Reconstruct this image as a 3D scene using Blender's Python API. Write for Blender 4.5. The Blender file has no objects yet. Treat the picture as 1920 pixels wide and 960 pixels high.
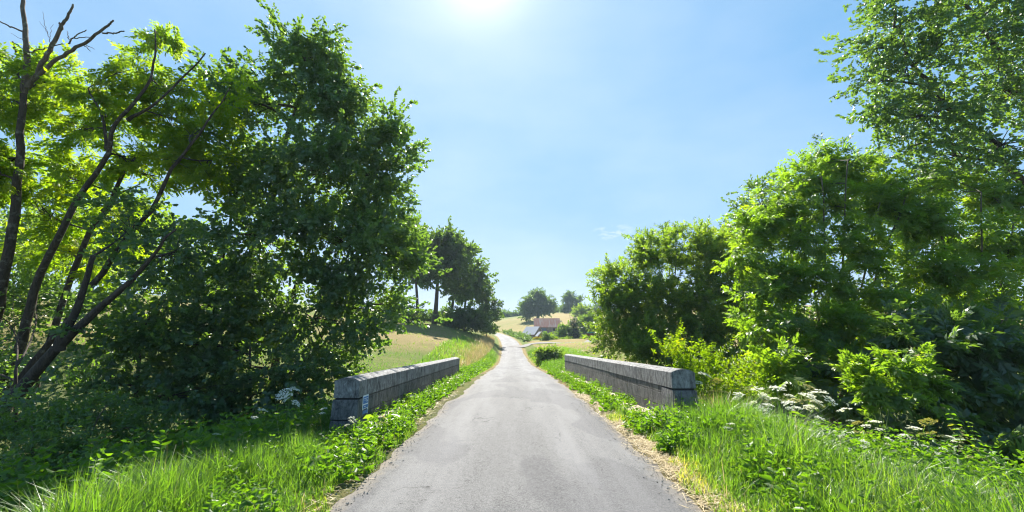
import bpy, math
import numpy as np
from mathutils import Vector, Matrix

# ------------------------------------------------------------------ camera, sky, sun, exposure
scene = bpy.context.scene
COL = scene.collection
EYE = 1.7                                   # camera height above the road
F = 760.0                                   # focal length in photo pixels (1920 wide)
PITCH = math.atan(138.0 / F)
cam = bpy.data.cameras.new('camera')
cam.sensor_width = 36.0
cam.lens = F / 1920.0 * 36.0
cam.clip_start = 0.05
cam.clip_end = 6000
camo = bpy.data.objects.new('camera', cam)
COL.objects.link(camo)
camo.location = (0, 0, EYE)
camo.rotation_euler = (math.pi / 2 + PITCH, 0, 0)
scene.camera = camo

SUN_EL, SUN_AZ = 46.3, -5.0                 # azimuth from +Y, negative = left
SKY_STRENGTH, SUN_STRENGTH, EXPOSURE = 0.09, 5.0, 1.48
sv = Vector((math.sin(math.radians(SUN_AZ)) * math.cos(math.radians(SUN_EL)),
             math.cos(math.radians(SUN_AZ)) * math.cos(math.radians(SUN_EL)),
             math.sin(math.radians(SUN_EL))))
w = bpy.data.worlds.new('World')
scene.world = w
w.use_nodes = True
nt = w.node_tree
nt.nodes.clear()
wo = nt.nodes.new('ShaderNodeOutputWorld')
bg = nt.nodes.new('ShaderNodeBackground')
sky = nt.nodes.new('ShaderNodeTexSky')
sky.sky_type = 'NISHITA'
sky.sun_disc = False
sky.sun_elevation = math.radians(SUN_EL)
sky.sun_rotation = math.radians(SUN_AZ)
sky.altitude = 50
sky.air_density = 1.0
sky.dust_density = 0.3
sky.ozone_density = 1.0
bg.inputs['Strength'].default_value = SKY_STRENGTH
# aureole round the sun: a function of the angle to the sun only
tc = nt.nodes.new('ShaderNodeTexCoord')
dot = nt.nodes.new('ShaderNodeVectorMath'); dot.operation = 'DOT_PRODUCT'
nrm = nt.nodes.new('ShaderNodeVectorMath'); nrm.operation = 'NORMALIZE'
nt.links.new(tc.outputs['Generated'], nrm.inputs[0])
nt.links.new(nrm.outputs[0], dot.inputs[0])
dot.inputs[1].default_value = sv
mx = nt.nodes.new('ShaderNodeMath'); mx.operation = 'MAXIMUM'; mx.inputs[1].default_value = 0
nt.links.new(dot.outputs['Value'], mx.inputs[0])
add = None
# roll off the bright part of the sky softly, channel by channel: a x / (1 + a x / k)
def vm(op, a, b):
    x = nt.nodes.new('ShaderNodeVectorMath'); x.operation = op
    for i, v in enumerate((a, b)):
        if isinstance(v, tuple): x.inputs[i].default_value = v
        else: nt.links.new(v, x.inputs[i])
    return x.outputs[0]
ax = vm('MULTIPLY', sky.outputs[0], (.226, .43, .55))
den = vm('ADD', vm('DIVIDE', ax, (1.10, 1.09, 1.47)), (1.0, 1.0, 1.0))
prev = vm('MULTIPLY', vm('DIVIDE', ax, den), (3.8, 3.88, 3.9))
for power, col in ((9.0, (.32, .40, .22)), (30.0, (0.4, 0.35, 0.3)), (330.0, (3.0, 2.6, 2.2)), (3000.0, (12.0, 12.0, 12.0))):
    p = nt.nodes.new('ShaderNodeMath'); p.operation = 'POWER'; p.inputs[1].default_value = power
    nt.links.new(mx.outputs[0], p.inputs[0])
    m = nt.nodes.new('ShaderNodeVectorMath'); m.operation = 'SCALE'
    m.inputs[0].default_value = col
    nt.links.new(p.outputs[0], m.inputs['Scale'])
    a = nt.nodes.new('ShaderNodeVectorMath'); a.operation = 'ADD'
    nt.links.new(prev, a.inputs[0]); nt.links.new(m.outputs[0], a.inputs[1])
    prev = a.outputs[0]
# faint uneven haze and one small wisp of cirrus low over the right-hand bushes
nz = nt.nodes.new('ShaderNodeTexNoise'); nz.inputs['Scale'].default_value = 3.0; nz.inputs['Detail'].default_value = 4
mp = nt.nodes.new('ShaderNodeMapping'); mp.inputs['Scale'].default_value = (1, 1, 2.6)
nt.links.new(nrm.outputs[0], mp.inputs['Vector']); nt.links.new(mp.outputs[0], nz.inputs['Vector'])
mr = nt.nodes.new('ShaderNodeMapRange'); mr.inputs['From Min'].default_value = .3; mr.inputs['From Max'].default_value = .7
mr.inputs['To Min'].default_value = -.22; mr.inputs['To Max'].default_value = .3
nt.links.new(nz.outputs['Fac'], mr.inputs['Value'])
sc_ = nt.nodes.new('ShaderNodeVectorMath'); sc_.operation = 'SCALE'; sc_.inputs[0].default_value = (1.0, .75, .4)
nt.links.new(mr.outputs[0], sc_.inputs['Scale'])
prev = vm('ADD', prev, sc_.outputs[0])
wd_ = nt.nodes.new('ShaderNodeVectorMath'); wd_.operation = 'DISTANCE'
nt.links.new(mp.outputs[0], wd_.inputs[0])
wv_ = Vector((.256, 1.0, .2435)).normalized(); wd_.inputs[1].default_value = (wv_.x, wv_.y, wv_.z * 2.6)
m1 = nt.nodes.new('ShaderNodeMapRange'); m1.inputs['From Min'].default_value = .055; m1.inputs['From Max'].default_value = .0
nt.links.new(wd_.outputs['Value'], m1.inputs['Value'])
n2 = nt.nodes.new('ShaderNodeTexNoise'); n2.inputs['Scale'].default_value = 38.0; n2.inputs['Detail'].default_value = 6
nt.links.new(mp.outputs[0], n2.inputs['Vector'])
m2 = nt.nodes.new('ShaderNodeMapRange'); m2.inputs['From Min'].default_value = .48; m2.inputs['From Max'].default_value = .75
nt.links.new(n2.outputs['Fac'], m2.inputs['Value'])
mm = nt.nodes.new('ShaderNodeMath'); mm.operation = 'MULTIPLY'
nt.links.new(m1.outputs[0], mm.inputs[0]); nt.links.new(m2.outputs[0], mm.inputs[1])
sw = nt.nodes.new('ShaderNodeVectorMath'); sw.operation = 'SCALE'; sw.inputs[0].default_value = (3.0, 2.0, 1.0)
nt.links.new(mm.outputs[0], sw.inputs['Scale'])
prev = vm('ADD', prev, sw.outputs[0])
nt.links.new(prev, bg.inputs['Color'])
nt.links.new(bg.outputs[0], wo.inputs['Surface'])

sun = bpy.data.lights.new('sun', 'SUN')
sun.energy = SUN_STRENGTH
sun.angle = math.radians(0.5)
sun.color = (1.0, 0.95, 0.86)
suno = bpy.data.objects.new('sun', sun)
COL.objects.link(suno)
suno.location = (0, 0, 40)
suno.rotation_euler = sv.to_track_quat('Z', 'Y').to_euler()

scene.view_settings.view_transform = 'Standard'
scene.view_settings.look = 'None'
scene.view_settings.exposure = EXPOSURE
scene.view_settings.gamma = 1.0
scene.render.engine = 'CYCLES'
cy = scene.cycles
cy.max_bounces = 8; cy.diffuse_bounces = 6; cy.glossy_bounces = 2; cy.transmission_bounces = 3
cy.volume_bounces = 0; cy.transparent_max_bounces = 4
cy.use_denoising = True
cy.denoising_prefilter = 'ACCURATE'
cy.filter_width = 1.15
cy.sample_clamp_indirect = 4.0
cy.caustics_reflective = False; cy.caustics_refractive = False

# ------------------------------------------------------------------ helpers
CP, SP = math.cos(PITCH), math.sin(PITCH)

def at(px, py, t):
    """World point that the photo shows at (px, py), t metres along the optical axis."""
    u, v = (px - 960) / F, (480 - py) / F
    return np.array([u * t, (CP - v * SP) * t, EYE + (SP + v * CP) * t])

def recede(lobes_px, t0, y0, per100):
    """Lobes (px, py, rx, ry[, dt]) on a crown that leans back: t grows per 100 photo pixels above y0."""
    return [lobe(l[0], l[1], l[2], l[3], t0 + (y0 - l[1]) / 100 * per100 + (l[4] if len(l) > 4 else 0)) for l in lobes_px]

def px2m(p, t):
    return p * t / F

def unit(a):
    return a / np.maximum(np.linalg.norm(a, axis=-1, keepdims=True), 1e-9)

def mesh_np(name, verts, quads, mat, parent=None, rnd=None, loc=None, smooth=True):
    """One mesh object out of numpy arrays; quads may hold -1 in the last column for triangles."""
    verts = np.asarray(verts, dtype=np.float64)
    quads = np.asarray(quads, dtype=np.int64)
    origin = np.zeros(3)
    if parent is not None:
        o = parent
        while o is not None:
            origin = origin + np.array(o.location); o = o.parent
    elif loc is not None:
        origin = np.asarray(loc, dtype=float)
    me = bpy.data.meshes.new(name)
    if quads.shape[1] == 4 and (quads[:, 3] < 0).any():
        tri = quads[:, 3] < 0
        order = np.concatenate([np.where(~tri)[0], np.where(tri)[0]])
        quads = quads[order]
        if rnd is not None: rnd = np.asarray(rnd)[order]
        nq = (~tri).sum(); ntr = tri.sum()
        flat = np.concatenate([quads[:nq].ravel(), quads[nq:, :3].ravel()])
        starts = np.concatenate([np.arange(nq) * 4, nq * 4 + np.arange(ntr) * 3])
    else:
        k = quads.shape[1]
        flat = quads.ravel(); starts = np.arange(len(quads)) * k
    me.vertices.add(len(verts))
    me.vertices.foreach_set('co', (verts - origin).astype(np.float32).ravel())
    me.loops.add(len(flat))
    me.loops.foreach_set('vertex_index', flat.astype(np.int32))
    me.polygons.add(len(starts))
    me.polygons.foreach_set('loop_start', starts.astype(np.int32))
    me.polygons.foreach_set('use_smooth', np.full(len(starts), bool(smooth)))
    if rnd is not None:
        at_ = me.attributes.new('rnd', 'FLOAT', 'FACE')
        at_.data.foreach_set('value', np.asarray(rnd, dtype=np.float32))
    me.update(calc_edges=True)
    if mat is not None: me.materials.append(mat)
    ob = bpy.data.objects.new(name, me)
    COL.objects.link(ob)
    if parent is not None: ob.parent = parent
    elif loc is not None: ob.location = origin
    return ob

def tag(o, label=None, cat=None, group=None, kind=None):
    if label: o['label'] = label
    if cat: o['category'] = cat
    if group: o['group'] = group
    if kind: o['kind'] = kind
    return o

def thing(name, label, cat, loc, group=None):
    o = bpy.data.objects.new(name, None)
    o.empty_display_size = 0.3
    COL.objects.link(o)
    o.location = [float(x) for x in loc]
    return tag(o, label, cat, group)

class MB:
    """Collects verts and faces of one mesh."""
    def __init__(s): s.v = []; s.f = []; s.r = []; s.n = 0
    def add(s, v, f, r=None):
        v = np.asarray(v, float); f = np.asarray(f, int)
        if f.shape[1] == 3: f = np.concatenate([f, -np.ones((len(f), 1), int)], 1)
        g = f + s.n; g[f < 0] = -1
        s.v.append(v); s.f.append(g); s.n += len(v)
        s.r.append(np.zeros(len(f)) if r is None else np.broadcast_to(r, (len(f),)))
    def tube(s, pts, rad, sides=6, cap=True):
        pts = np.asarray(pts, float); rad = np.broadcast_to(np.asarray(rad, float), (len(pts),))
        d = np.gradient(pts, axis=0); d = unit(d)
        ref = np.array([0.31, 0.17, 0.93]) if abs(d[0][2]) < .8 else np.array([1., .1, 0.])
        a = unit(np.cross(d, ref)); b = np.cross(d, a)
        th = np.arange(sides) * 2 * math.pi / sides
        v = pts[:, None] + rad[:, None, None] * (a[:, None] * np.cos(th)[None, :, None] + b[:, None] * np.sin(th)[None, :, None])
        n = len(pts)
        i, j = np.meshgrid(np.arange(n - 1), np.arange(sides), indexing='ij')
        k = (j + 1) % sides
        f = np.stack([i * sides + j, i * sides + k, (i + 1) * sides + k, (i + 1) * sides + j], -1).reshape(-1, 4)
        v = v.reshape(-1, 3)
        if cap:
            v = np.concatenate([v, pts[-1:] + d[-1:] * rad[-1] * .6])
            e = len(v) - 1
            t = np.stack([(n - 1) * sides + np.arange(sides), (n - 1) * sides + (np.arange(sides) + 1) % sides, np.full(sides, e), np.full(sides, -1)], -1)
            f = np.concatenate([f, t])
        s.add(v, f)
    def box(s, c, size, rot=None):
        x, y, z = np.asarray(size, float) / 2
        v = np.array([[-x,-y,-z],[x,-y,-z],[x,y,-z],[-x,y,-z],[-x,-y,z],[x,-y,z],[x,y,z],[-x,y,z]])
        if rot is not None: v = v @ np.asarray(rot).T
        s.add(v + np.asarray(c, float), [[0,3,2,1],[4,5,6,7],[0,1,5,4],[1,2,6,5],[2,3,7,6],[3,0,4,7]])
    def poly(s, pts):
        s.add(pts, [list(range(len(pts)))])
    def build(s, name, mat, parent=None, loc=None, smooth=False, rnd=False):
        return mesh_np(name, np.concatenate(s.v), np.concatenate(s.f), mat, parent, np.concatenate(s.r) if rnd else None, loc, smooth or rnd)

def vnoise(x, y, seed=0):
    """Smooth 2D value noise in 0..1."""
    x = np.asarray(x, float); y = np.asarray(y, float)
    xi = np.floor(x).astype(np.int64); yi = np.floor(y).astype(np.int64)
    fx = x - xi; fy = y - yi
    fx = fx * fx * (3 - 2 * fx); fy = fy * fy * (3 - 2 * fy)
    def h(a, b):
        n = (a * 374761393 + b * 668265263 + seed * 974711) & 0x7fffffff
        n = ((n ^ (n >> 13)) * 1274126177) & 0x7fffffff
        return ((n ^ (n >> 16)) & 0xffff) / 65535.0
    return (h(xi, yi) * (1 - fx) + h(xi + 1, yi) * fx) * (1 - fy) + (h(xi, yi + 1) * (1 - fx) + h(xi + 1, yi + 1) * fx) * fy

def fbm(x, y, seed=0, o=3):
    t = 0; a = .5
    for i in range(o):
        t = t + a * vnoise(x * 2 ** i, y * 2 ** i, seed + i * 7); a *= .5
    return t / (1 - .5 ** o)

def sstep(a, b, x):
    t = np.clip((x - a) / (b - a), 0, 1)
    return t * t * (3 - 2 * t)

# ------------------------------------------------------------------ materials
class NT:
    def __init__(s, name):
        s.m = bpy.data.materials.new(name); s.m.use_nodes = True
        s.t = s.m.node_tree; s.t.nodes.clear()
        s.out = s.n('ShaderNodeOutputMaterial')
    def n(s, t, **kw):
        x = s.t.nodes.new(t)
        for k, v in kw.items(): setattr(x, k, v)
        return x
    def l(s, a, b): s.t.links.new(a, b)
    def val(s, sock, v):
        if hasattr(v, 'is_output') or isinstance(v, bpy.types.NodeSocket): s.l(v, sock)
        else: sock.default_value = v
    def attr(s, name):
        return s.n('ShaderNodeAttribute', attribute_name=name).outputs['Fac']
    def noise(s, scale, detail=4, rough=.55, vec=None, dist=0.0):
        x = s.n('ShaderNodeTexNoise'); x.inputs['Scale'].default_value = scale
        x.inputs['Detail'].default_value = detail; x.inputs['Roughness'].default_value = rough
        x.inputs['Distortion'].default_value = dist
        s.l(vec if vec is not None else s.pos(), x.inputs['Vector'])
        return x.outputs['Fac']
    def pos(s):
        if not hasattr(s, '_p'): s._p = s.n('ShaderNodeNewGeometry').outputs['Position']
        return s._p
    def objc(s):
        if not hasattr(s, '_o'): s._o = s.n('ShaderNodeTexCoord').outputs['Object']
        return s._o
    def mapv(s, vec, scale=(1, 1, 1), loc=(0, 0, 0), rot=(0, 0, 0)):
        x = s.n('ShaderNodeMapping'); s.l(vec, x.inputs['Vector'])
        x.inputs['Scale'].default_value = scale; x.inputs['Location'].default_value = loc; x.inputs['Rotation'].default_value = rot
        return x.outputs[0]
    def ramp(s, fac, stops, interp='LINEAR'):
        x = s.n('ShaderNodeValToRGB'); x.color_ramp.interpolation = interp
        e = x.color_ramp.elements
        while len(e) < len(stops): e.new(.5)
        for i, (p, c) in enumerate(stops):
            e[i].position = p; e[i].color = (*c, 1) if len(c) == 3 else c
        s.l(fac, x.inputs['Fac'])
        return x.outputs['Color']
    def mix(s, f, a, b, mode='MIX'):
        x = s.n('ShaderNodeMix', data_type='RGBA', blend_type=mode)
        s.val(x.inputs['Factor'], f)
        for sock, v in ((x.inputs[6], a), (x.inputs[7], b)):
            s.val(sock, (*v, 1) if isinstance(v, tuple) and len(v) == 3 else v)
        return x.outputs[2]
    def math(s, op, a, b=0.0, clamp=False):
        x = s.n('ShaderNodeMath', operation=op, use_clamp=clamp)
        s.val(x.inputs[0], a); s.val(x.inputs[1], b)
        return x.outputs[0]
    def bump(s, h, strength=.5, dist=.02, normal=None):
        x = s.n('ShaderNodeBump'); x.inputs['Strength'].default_value = strength; x.inputs['Distance'].default_value = dist
        s.l(h, x.inputs['Height'])
        if normal is not None: s.l(normal, x.inputs['Normal'])
        return x.outputs[0]
    def pbsdf(s, col, rough=.8, normal=None, spec=.5, metal=0.0):
        x = s.n('ShaderNodeBsdfPrincipled')
        s.val(x.inputs['Base Color'], (*col, 1) if isinstance(col, tuple) and len(col) == 3 else col)
        s.val(x.inputs['Roughness'], rough)
        x.inputs['Specular IOR Level'].default_value = spec
        x.inputs['Metallic'].default_value = metal
        if normal is not None: s.l(normal, x.inputs['Normal'])
        return x.outputs[0]
    def done(s, sh):
        s.l(sh, s.out.inputs['Surface']); return s.m

def leaf_mat(name, stops, trans=(1.6, 2.0, .5), tfac=.42, rough=.45, spec=.4):
    """Leaf: reflects its colour and lets tinted light through."""
    t = NT(name)
    col = t.ramp(t.attr('rnd'), stops)
    tr = t.n('ShaderNodeVectorMath', operation='MULTIPLY')
    t.l(col, tr.inputs[0]); tr.inputs[1].default_value = trans
    p = t.pbsdf(col, rough, None, spec)
    tb = t.n('ShaderNodeBsdfTranslucent'); t.l(tr.outputs[0], tb.inputs['Color'])
    mixs = t.n('ShaderNodeMixShader'); mixs.inputs[0].default_value = tfac
    t.l(p, mixs.inputs[1]); t.l(tb.outputs[0], mixs.inputs[2])
    return t.done(mixs.outputs[0])

def simple(name, col, rough=.7, var=.25, scale=6.0, spec=.4, metal=0.0, bump=0.0):
    t = NT(name)
    n = t.noise(scale, 5, .6, t.objc())
    c = t.mix(t.math('MULTIPLY', n, var * 2, True), col, tuple(x * (1 - var) for x in col))
    return t.done(t.pbsdf(c, rough, t.bump(n, bump, .03) if bump else None, spec, metal))

def bark_mat(name, a, b, lichen=None):
    t = NT(name)
    v = t.mapv(t.pos(), (1, 1, .22))
    n = t.noise(14, 6, .65, v, .6)
    c = t.ramp(n, [(.3, a), (.7, b)])
    if lichen:
        l = t.ramp(t.noise(5.0, 4, .6), [(.55, (0, 0, 0)), (.68, (1, 1, 1))])
        c = t.mix(l, c, lichen)
    return t.done(t.pbsdf(c, .9, t.bump(n, 1.0, .04), .2))

M = {}
TR = (3.0, 3.1, .42)
M['alder_leaf'] = leaf_mat('alder_leaf', [(0, (.062, .110, .070)), (.6, (.088, .15, .076)), (1, (.145, .20, .062))], TR, .38, .42, .65)
M['locust_leaf'] = leaf_mat('locust_leaf', [(0, (.080, .14, .026)), (.5, (.125, .19, .024)), (.87, (.18, .215, .02)), (1, (.30, .24, .015))], (3.0, 3.0, .42), .6, .5, .35)
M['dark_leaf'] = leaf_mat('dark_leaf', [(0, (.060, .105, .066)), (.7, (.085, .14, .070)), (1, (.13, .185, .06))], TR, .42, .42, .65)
M['sallow_leaf'] = leaf_mat('sallow_leaf', [(0, (.075, .12, .05)), (.6, (.12, .18, .052)), (1, (.20, .235, .05))], TR, .48, .45, .5)
M['ash_leaf'] = leaf_mat('ash_leaf', [(0, (.075, .13, .042)), (.6, (.115, .185, .04)), (.93, (.18, .22, .035)), (1, (.26, .22, .025))], TR, .52, .42, .5)
M['lime_leaf'] = leaf_mat('lime_leaf', [(0, (.07, .14, .012)), (.6, (.12, .19, .014)), (.92, (.18, .22, .015)), (1, (.38, .22, .02))], (2.9, 2.8, .25), .55)
M['oak_leaf'] = leaf_mat('oak_leaf', [(0, (.056, .094, .05)), (.7, (.08, .13, .054)), (1, (.12, .17, .05))], TR, .42, .45, .5)
M['willow_leaf'] = leaf_mat('willow_leaf', [(0, (.07, .12, .04)), (1, (.13, .19, .06))], TR, .4)
M['conifer_leaf'] = leaf_mat('conifer_leaf', [(0, (.016, .036, .026)), (1, (.032, .06, .034))], TR, .2)
M['yellow_petal'] = leaf_mat('yellow_petal', [(0, (.35, .33, .01)), (1, (.7, .55, .01))], (1, 1, .5), .3)
M['grass'] = leaf_mat('grass_blade', [(0, (.055, .115, .03)), (.5, (.085, .16, .032)), (.8, (.14, .20, .04)), (.9, (.30, .27, .10)), (1, (.46, .38, .17))], (2.7, 2.8, .6), .5, .4, .5)
M['dry_grass'] = leaf_mat('dry_grass_blade', [(0, (.30, .26, .09)), (.5, (.46, .36, .17)), (1, (.56, .46, .26))], (1.2, 1.15, .9), .35)
M['straw'] = leaf_mat('straw', [(0, (.36, .27, .13)), (1, (.58, .47, .28))], (1, 1, 1), .15)
M['weed_leaf'] = leaf_mat('weed_leaf', [(0, (.042, .10, .022)), (.6, (.075, .15, .022)), (.93, (.12, .19, .025)), (1, (.34, .27, .03))], (2.9, 2.9, .4), .48, .45, .4)
M['bramble_leaf'] = leaf_mat('bramble_leaf', [(0, (.06, .105, .05)), (.7, (.09, .15, .05)), (1, (.16, .20, .045))], TR, .44, .4, .6)
M['umbel'] = leaf_mat('umbel_flower', [(0, (.70, .70, .60)), (.8, (.84, .84, .78)), (1, (.6, .62, .3))], (1.1, 1.1, .95), .4, .7, .2)
M['umbel_seed'] = leaf_mat('umbel_seed_head', [(0, (.34, .36, .10)), (1, (.50, .44, .20))], (1.1, 1.1, .5), .3, .7, .2)
M['stem'] = simple('green_stem', (.10, .17, .05), .6, .3)
M['alder_bark'] = bark_mat('alder_bark', (.035, .028, .024), (.12, .095, .08))
M['locust_bark'] = bark_mat('locust_bark', (.035, .027, .023), (.11, .082, .066), (.20, .19, .155))
M['dead_wood'] = bark_mat('dead_wood', (.075, .055, .045), (.2, .15, .12), (.26, .25, .2))
M['far_bark'] = bark_mat('oak_bark', (.05, .042, .036), (.12, .10, .085))
M['twig'] = simple('twig_bark', (.10, .085, .05), .8, .3)

def ground_mat():
    t = NT('ground_turf')
    n1 = t.noise(.35, 5, .6); n2 = t.noise(9, 6, .7); n3 = t.noise(60, 4, .7)
    green = t.mix(n2, (.08, .135, .02), (.165, .19, .034))
    tan = t.mix(n2, (.21, .155, .055), (.32, .25, .105))
    f = t.math('ADD', t.attr('dry'), t.math('MULTIPLY', t.math('SUBTRACT', n1, .5), .7))
    f = t.math('ADD', f, t.math('MULTIPLY', t.math('SUBTRACT', n2, .5), .9))
    fr = t.ramp(f, [(.25, (0, 0, 0)), (.75, (1, 1, 1))])
    c = t.mix(fr, green, tan)
    soil = t.mix(n3, (.07, .058, .046), (.17, .14, .11))
    c = t.mix(t.attr('soil'), c, soil)
    b = t.bump(n3, .7, .05, t.bump(n2, .9, .2))
    return t.done(t.pbsdf(c, .95, b, .15))
M['ground'] = ground_mat()

def road_mat():
    t = NT('asphalt')
    off = t.attr('off')
    agg = t.n('ShaderNodeTexVoronoi'); agg.inputs['Scale'].default_value = 95; t.l(t.pos(), agg.inputs['Vector'])
    g = t.noise(170, 3, .8)
    n1 = t.noise(.8, 5, .6); n2 = t.noise(4.5, 6, .7)
    stretched = t.noise(1.6, 6, .65, t.mapv(t.pos(), (1.6, .16, 1)))
    base = t.mix(t.math('ADD', t.math('MULTIPLY', n1, .5), t.math('MULTIPLY', n2, .5)), (.066, .065, .069), (.185, .184, .187))
    # polished wheel tracks lighter, the crown of the lane darker and rougher
    tr = t.ramp(off, [(0, (.7, .7, .7)), (.22, (1, 1, 1)), (.40, (.5, .5, .5)), (.56, (.42, .42, .42)), (.72, (1, 1, 1)), (.95, (.66, .66, .66)), (1, (.6, .58, .55))])
    base = t.mix(.75, base, tr, 'MULTIPLY')
    dk = t.ramp(stretched, [(.36, (.34, .34, .34)), (.6, (1.05, 1.05, 1.05))])
    base = t.mix(.6, base, dk, 'MULTIPLY')
    c = t.mix(t.math('MULTIPLY', agg.outputs['Color'], .7), base, (.21, .206, .202))
    pit = t.ramp(g, [(.30, (.25, .25, .25)), (.45, (1, 1, 1))])
    c = t.mix(.8, c, pit, 'MULTIPLY')
    # worn dark pits gathered where the surface is rough
    pa = t.ramp(t.noise(15, 6, .8, None, .5), [(.34, (.28, .28, .28)), (.43, (1, 1, 1))])
    pm = t.ramp(stretched, [(.42, (1, 1, 1)), (.6, (.15, .15, .15))])
    c = t.mix(pm, c, t.mix(1.0, c, pa, 'MULTIPLY'))
    # old patched areas with soft-edged outlines
    pt = t.noise(.62, 5, .45, t.mapv(t.pos(), (1, .45, 1), (4.2, 1.7, 0)), .3)
    c = t.mix(1.0, c, t.ramp(pt, [(.52, (1, 1, 1)), (.55, (.80, .80, .82))]), 'MULTIPLY')
    sp = t.noise(3.4, 3, .5, t.mapv(t.pos(), (1, 1, 1), (8, 3, 0)))
    c = t.mix(1.0, c, t.ramp(sp, [(.70, (1, 1, 1)), (.76, (.72, .71, .70))]), 'MULTIPLY')
    # fine cracks
    vo = t.n('ShaderNodeTexVoronoi', feature='DISTANCE_TO_EDGE'); vo.inputs['Scale'].default_value = .55
    wob = t.n('ShaderNodeVectorMath', operation='ADD')
    nz = t.n('ShaderNodeTexNoise'); nz.inputs['Scale'].default_value = 2.2; nz.inputs['Detail'].default_value = 6
    t.l(t.pos(), nz.inputs['Vector']); t.l(t.pos(), wob.inputs[0]); t.l(nz.outputs['Color'], wob.inputs[1])
    t.l(t.mapv(wob.outputs[0], (1.3, .6, 1)), vo.inputs['Vector'])
    cr = t.ramp(vo.outputs['Distance'], [(.003, (.3, .3, .3)), (.010, (1, 1, 1))])
    c = t.mix(t.ramp(n1, [(.5, (0, 0, 0)), (.62, (.8, .8, .8))]), c, t.mix(1.0, c, cr, 'MULTIPLY'))
    # dust washed on to the edges
    ed = t.math('ABSOLUTE', t.math('SUBTRACT', off, .5))
    em = t.ramp(t.math('ADD', ed, t.math('MULTIPLY', t.math('SUBTRACT', n2, .5), .14)), [(.44, (0, 0, 0)), (.52, (1, 1, 1))])
    c = t.mix(em, c, t.mix(g, (.10, .08, .06), (.26, .22, .165)))
    h = t.math('ADD', t.math('MULTIPLY', agg.outputs['Distance'], .7), g)
    b = t.bump(h, .45, .012, t.bump(n2, .25, .03))
    return t.done(t.pbsdf(c, .75, b, .2))
M['road'] = road_mat()

def stone_mat(name, a, b, moss=.5, blocks=False):
    t = NT(name)
    n1 = t.noise(2.2, 6, .65, t.objc()); n2 = t.noise(26, 5, .75, t.objc()); n3 = t.noise(90, 3, .7, t.objc())
    c = t.mix(n1, a, b)
    st = t.noise(3.2, 6, .7, t.mapv(t.objc(), (2.2, 2.2, .5)), 1.5)
    c = t.mix(t.ramp(st, [(.46, (0, 0, 0)), (.62, (.75, .75, .75))]), c, (.055, .052, .052))
    c = t.mix(t.ramp(n2, [(.55, (0, 0, 0)), (.72, (.8, .8, .8))]), c, tuple(1.25 * q for q in b))
    li = t.noise(5.5, 5, .7, t.mapv(t.objc(), (1, 1, .6), (3, 1, 7)))
    c = t.mix(t.ramp(li, [(.62, (0, 0, 0)), (.70, (.8, .8, .8))]), c, tuple(min(.42, 1.7 * q) for q in b))
    mo = t.noise(8.5, 6, .75, t.mapv(t.objc(), (1, 1, .7), (5, 2, 8)), .8)
    c = t.mix(1.0, c, t.ramp(mo, [(.32, (.38, .38, .40)), (.5, (1, 1, 1)), (.68, (1.5, 1.5, 1.48))]), 'MULTIPLY')
    ye = t.noise(7.5, 4, .6, t.mapv(t.objc(), (1, 1, 1), (9, 4, 2)))
    c = t.mix(t.math('MULTIPLY', t.ramp(ye, [(.64, (0, 0, 0)), (.72, (1, 1, 1))]), moss), c, (.20, .16, .07))
    c = t.mix(t.ramp(n3, [(.3, (.7, .7, .7)), (.42, (0, 0, 0))]), c, (.04, .04, .04))
    b = t.bump(n3, .6, .012, t.bump(mo, .9, .04))
    if blocks:
        sx = t.n('ShaderNodeSeparateXYZ'); t.l(t.objc(), sx.inputs[0])
        wobz = t.math('MULTIPLY', t.math('SUBTRACT', t.noise(2.5, 3, .6, t.objc()), .5), .09)
        zz = t.math('ADD', t.math('ADD', sx.outputs['Z'], t.math('MULTIPLY', sx.outputs['Y'], .041)), wobz)
        cx = t.n('ShaderNodeCombineXYZ'); t.l(t.math('ADD', sx.outputs['Y'], wobz), cx.inputs[0]); t.l(zz, cx.inputs[1])
        br = t.n('ShaderNodeTexBrick'); t.l(cx.outputs[0], br.inputs['Vector'])
        br.inputs['Scale'].default_value = 1.0; br.inputs['Brick Width'].default_value = .78; br.inputs['Row Height'].default_value = .27
        br.inputs['Mortar Size'].default_value = .011; br.inputs['Mortar Smooth'].default_value = .6
        br.inputs['Color1'].default_value = (.75, .75, .75, 1); br.inputs['Color2'].default_value = (1.2, 1.18, 1.15, 1); br.inputs['Mortar'].default_value = (.45, .44, .42, 1)
        c = t.mix(.8, c, br.outputs['Color'], 'MULTIPLY')
        b = t.bump(t.math('SUBTRACT', 1.0, br.outputs['Fac']), .7, .02, b)
    return t.done(t.pbsdf(c, .85, b, .3))
M['stone'] = stone_mat('granite', (.125, .122, .125), (.23, .222, .215))
M['coping'] = stone_mat('granite_coping', (.19, .187, .187), (.31, .305, .295), .4)
M['rubble'] = stone_mat('rubble_masonry', (.105, .102, .102), (.20, .194, .186), .8, True)
M['mortar'] = simple('dark_mortar', (.035, .032, .03), .95, .4, 20)

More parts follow.
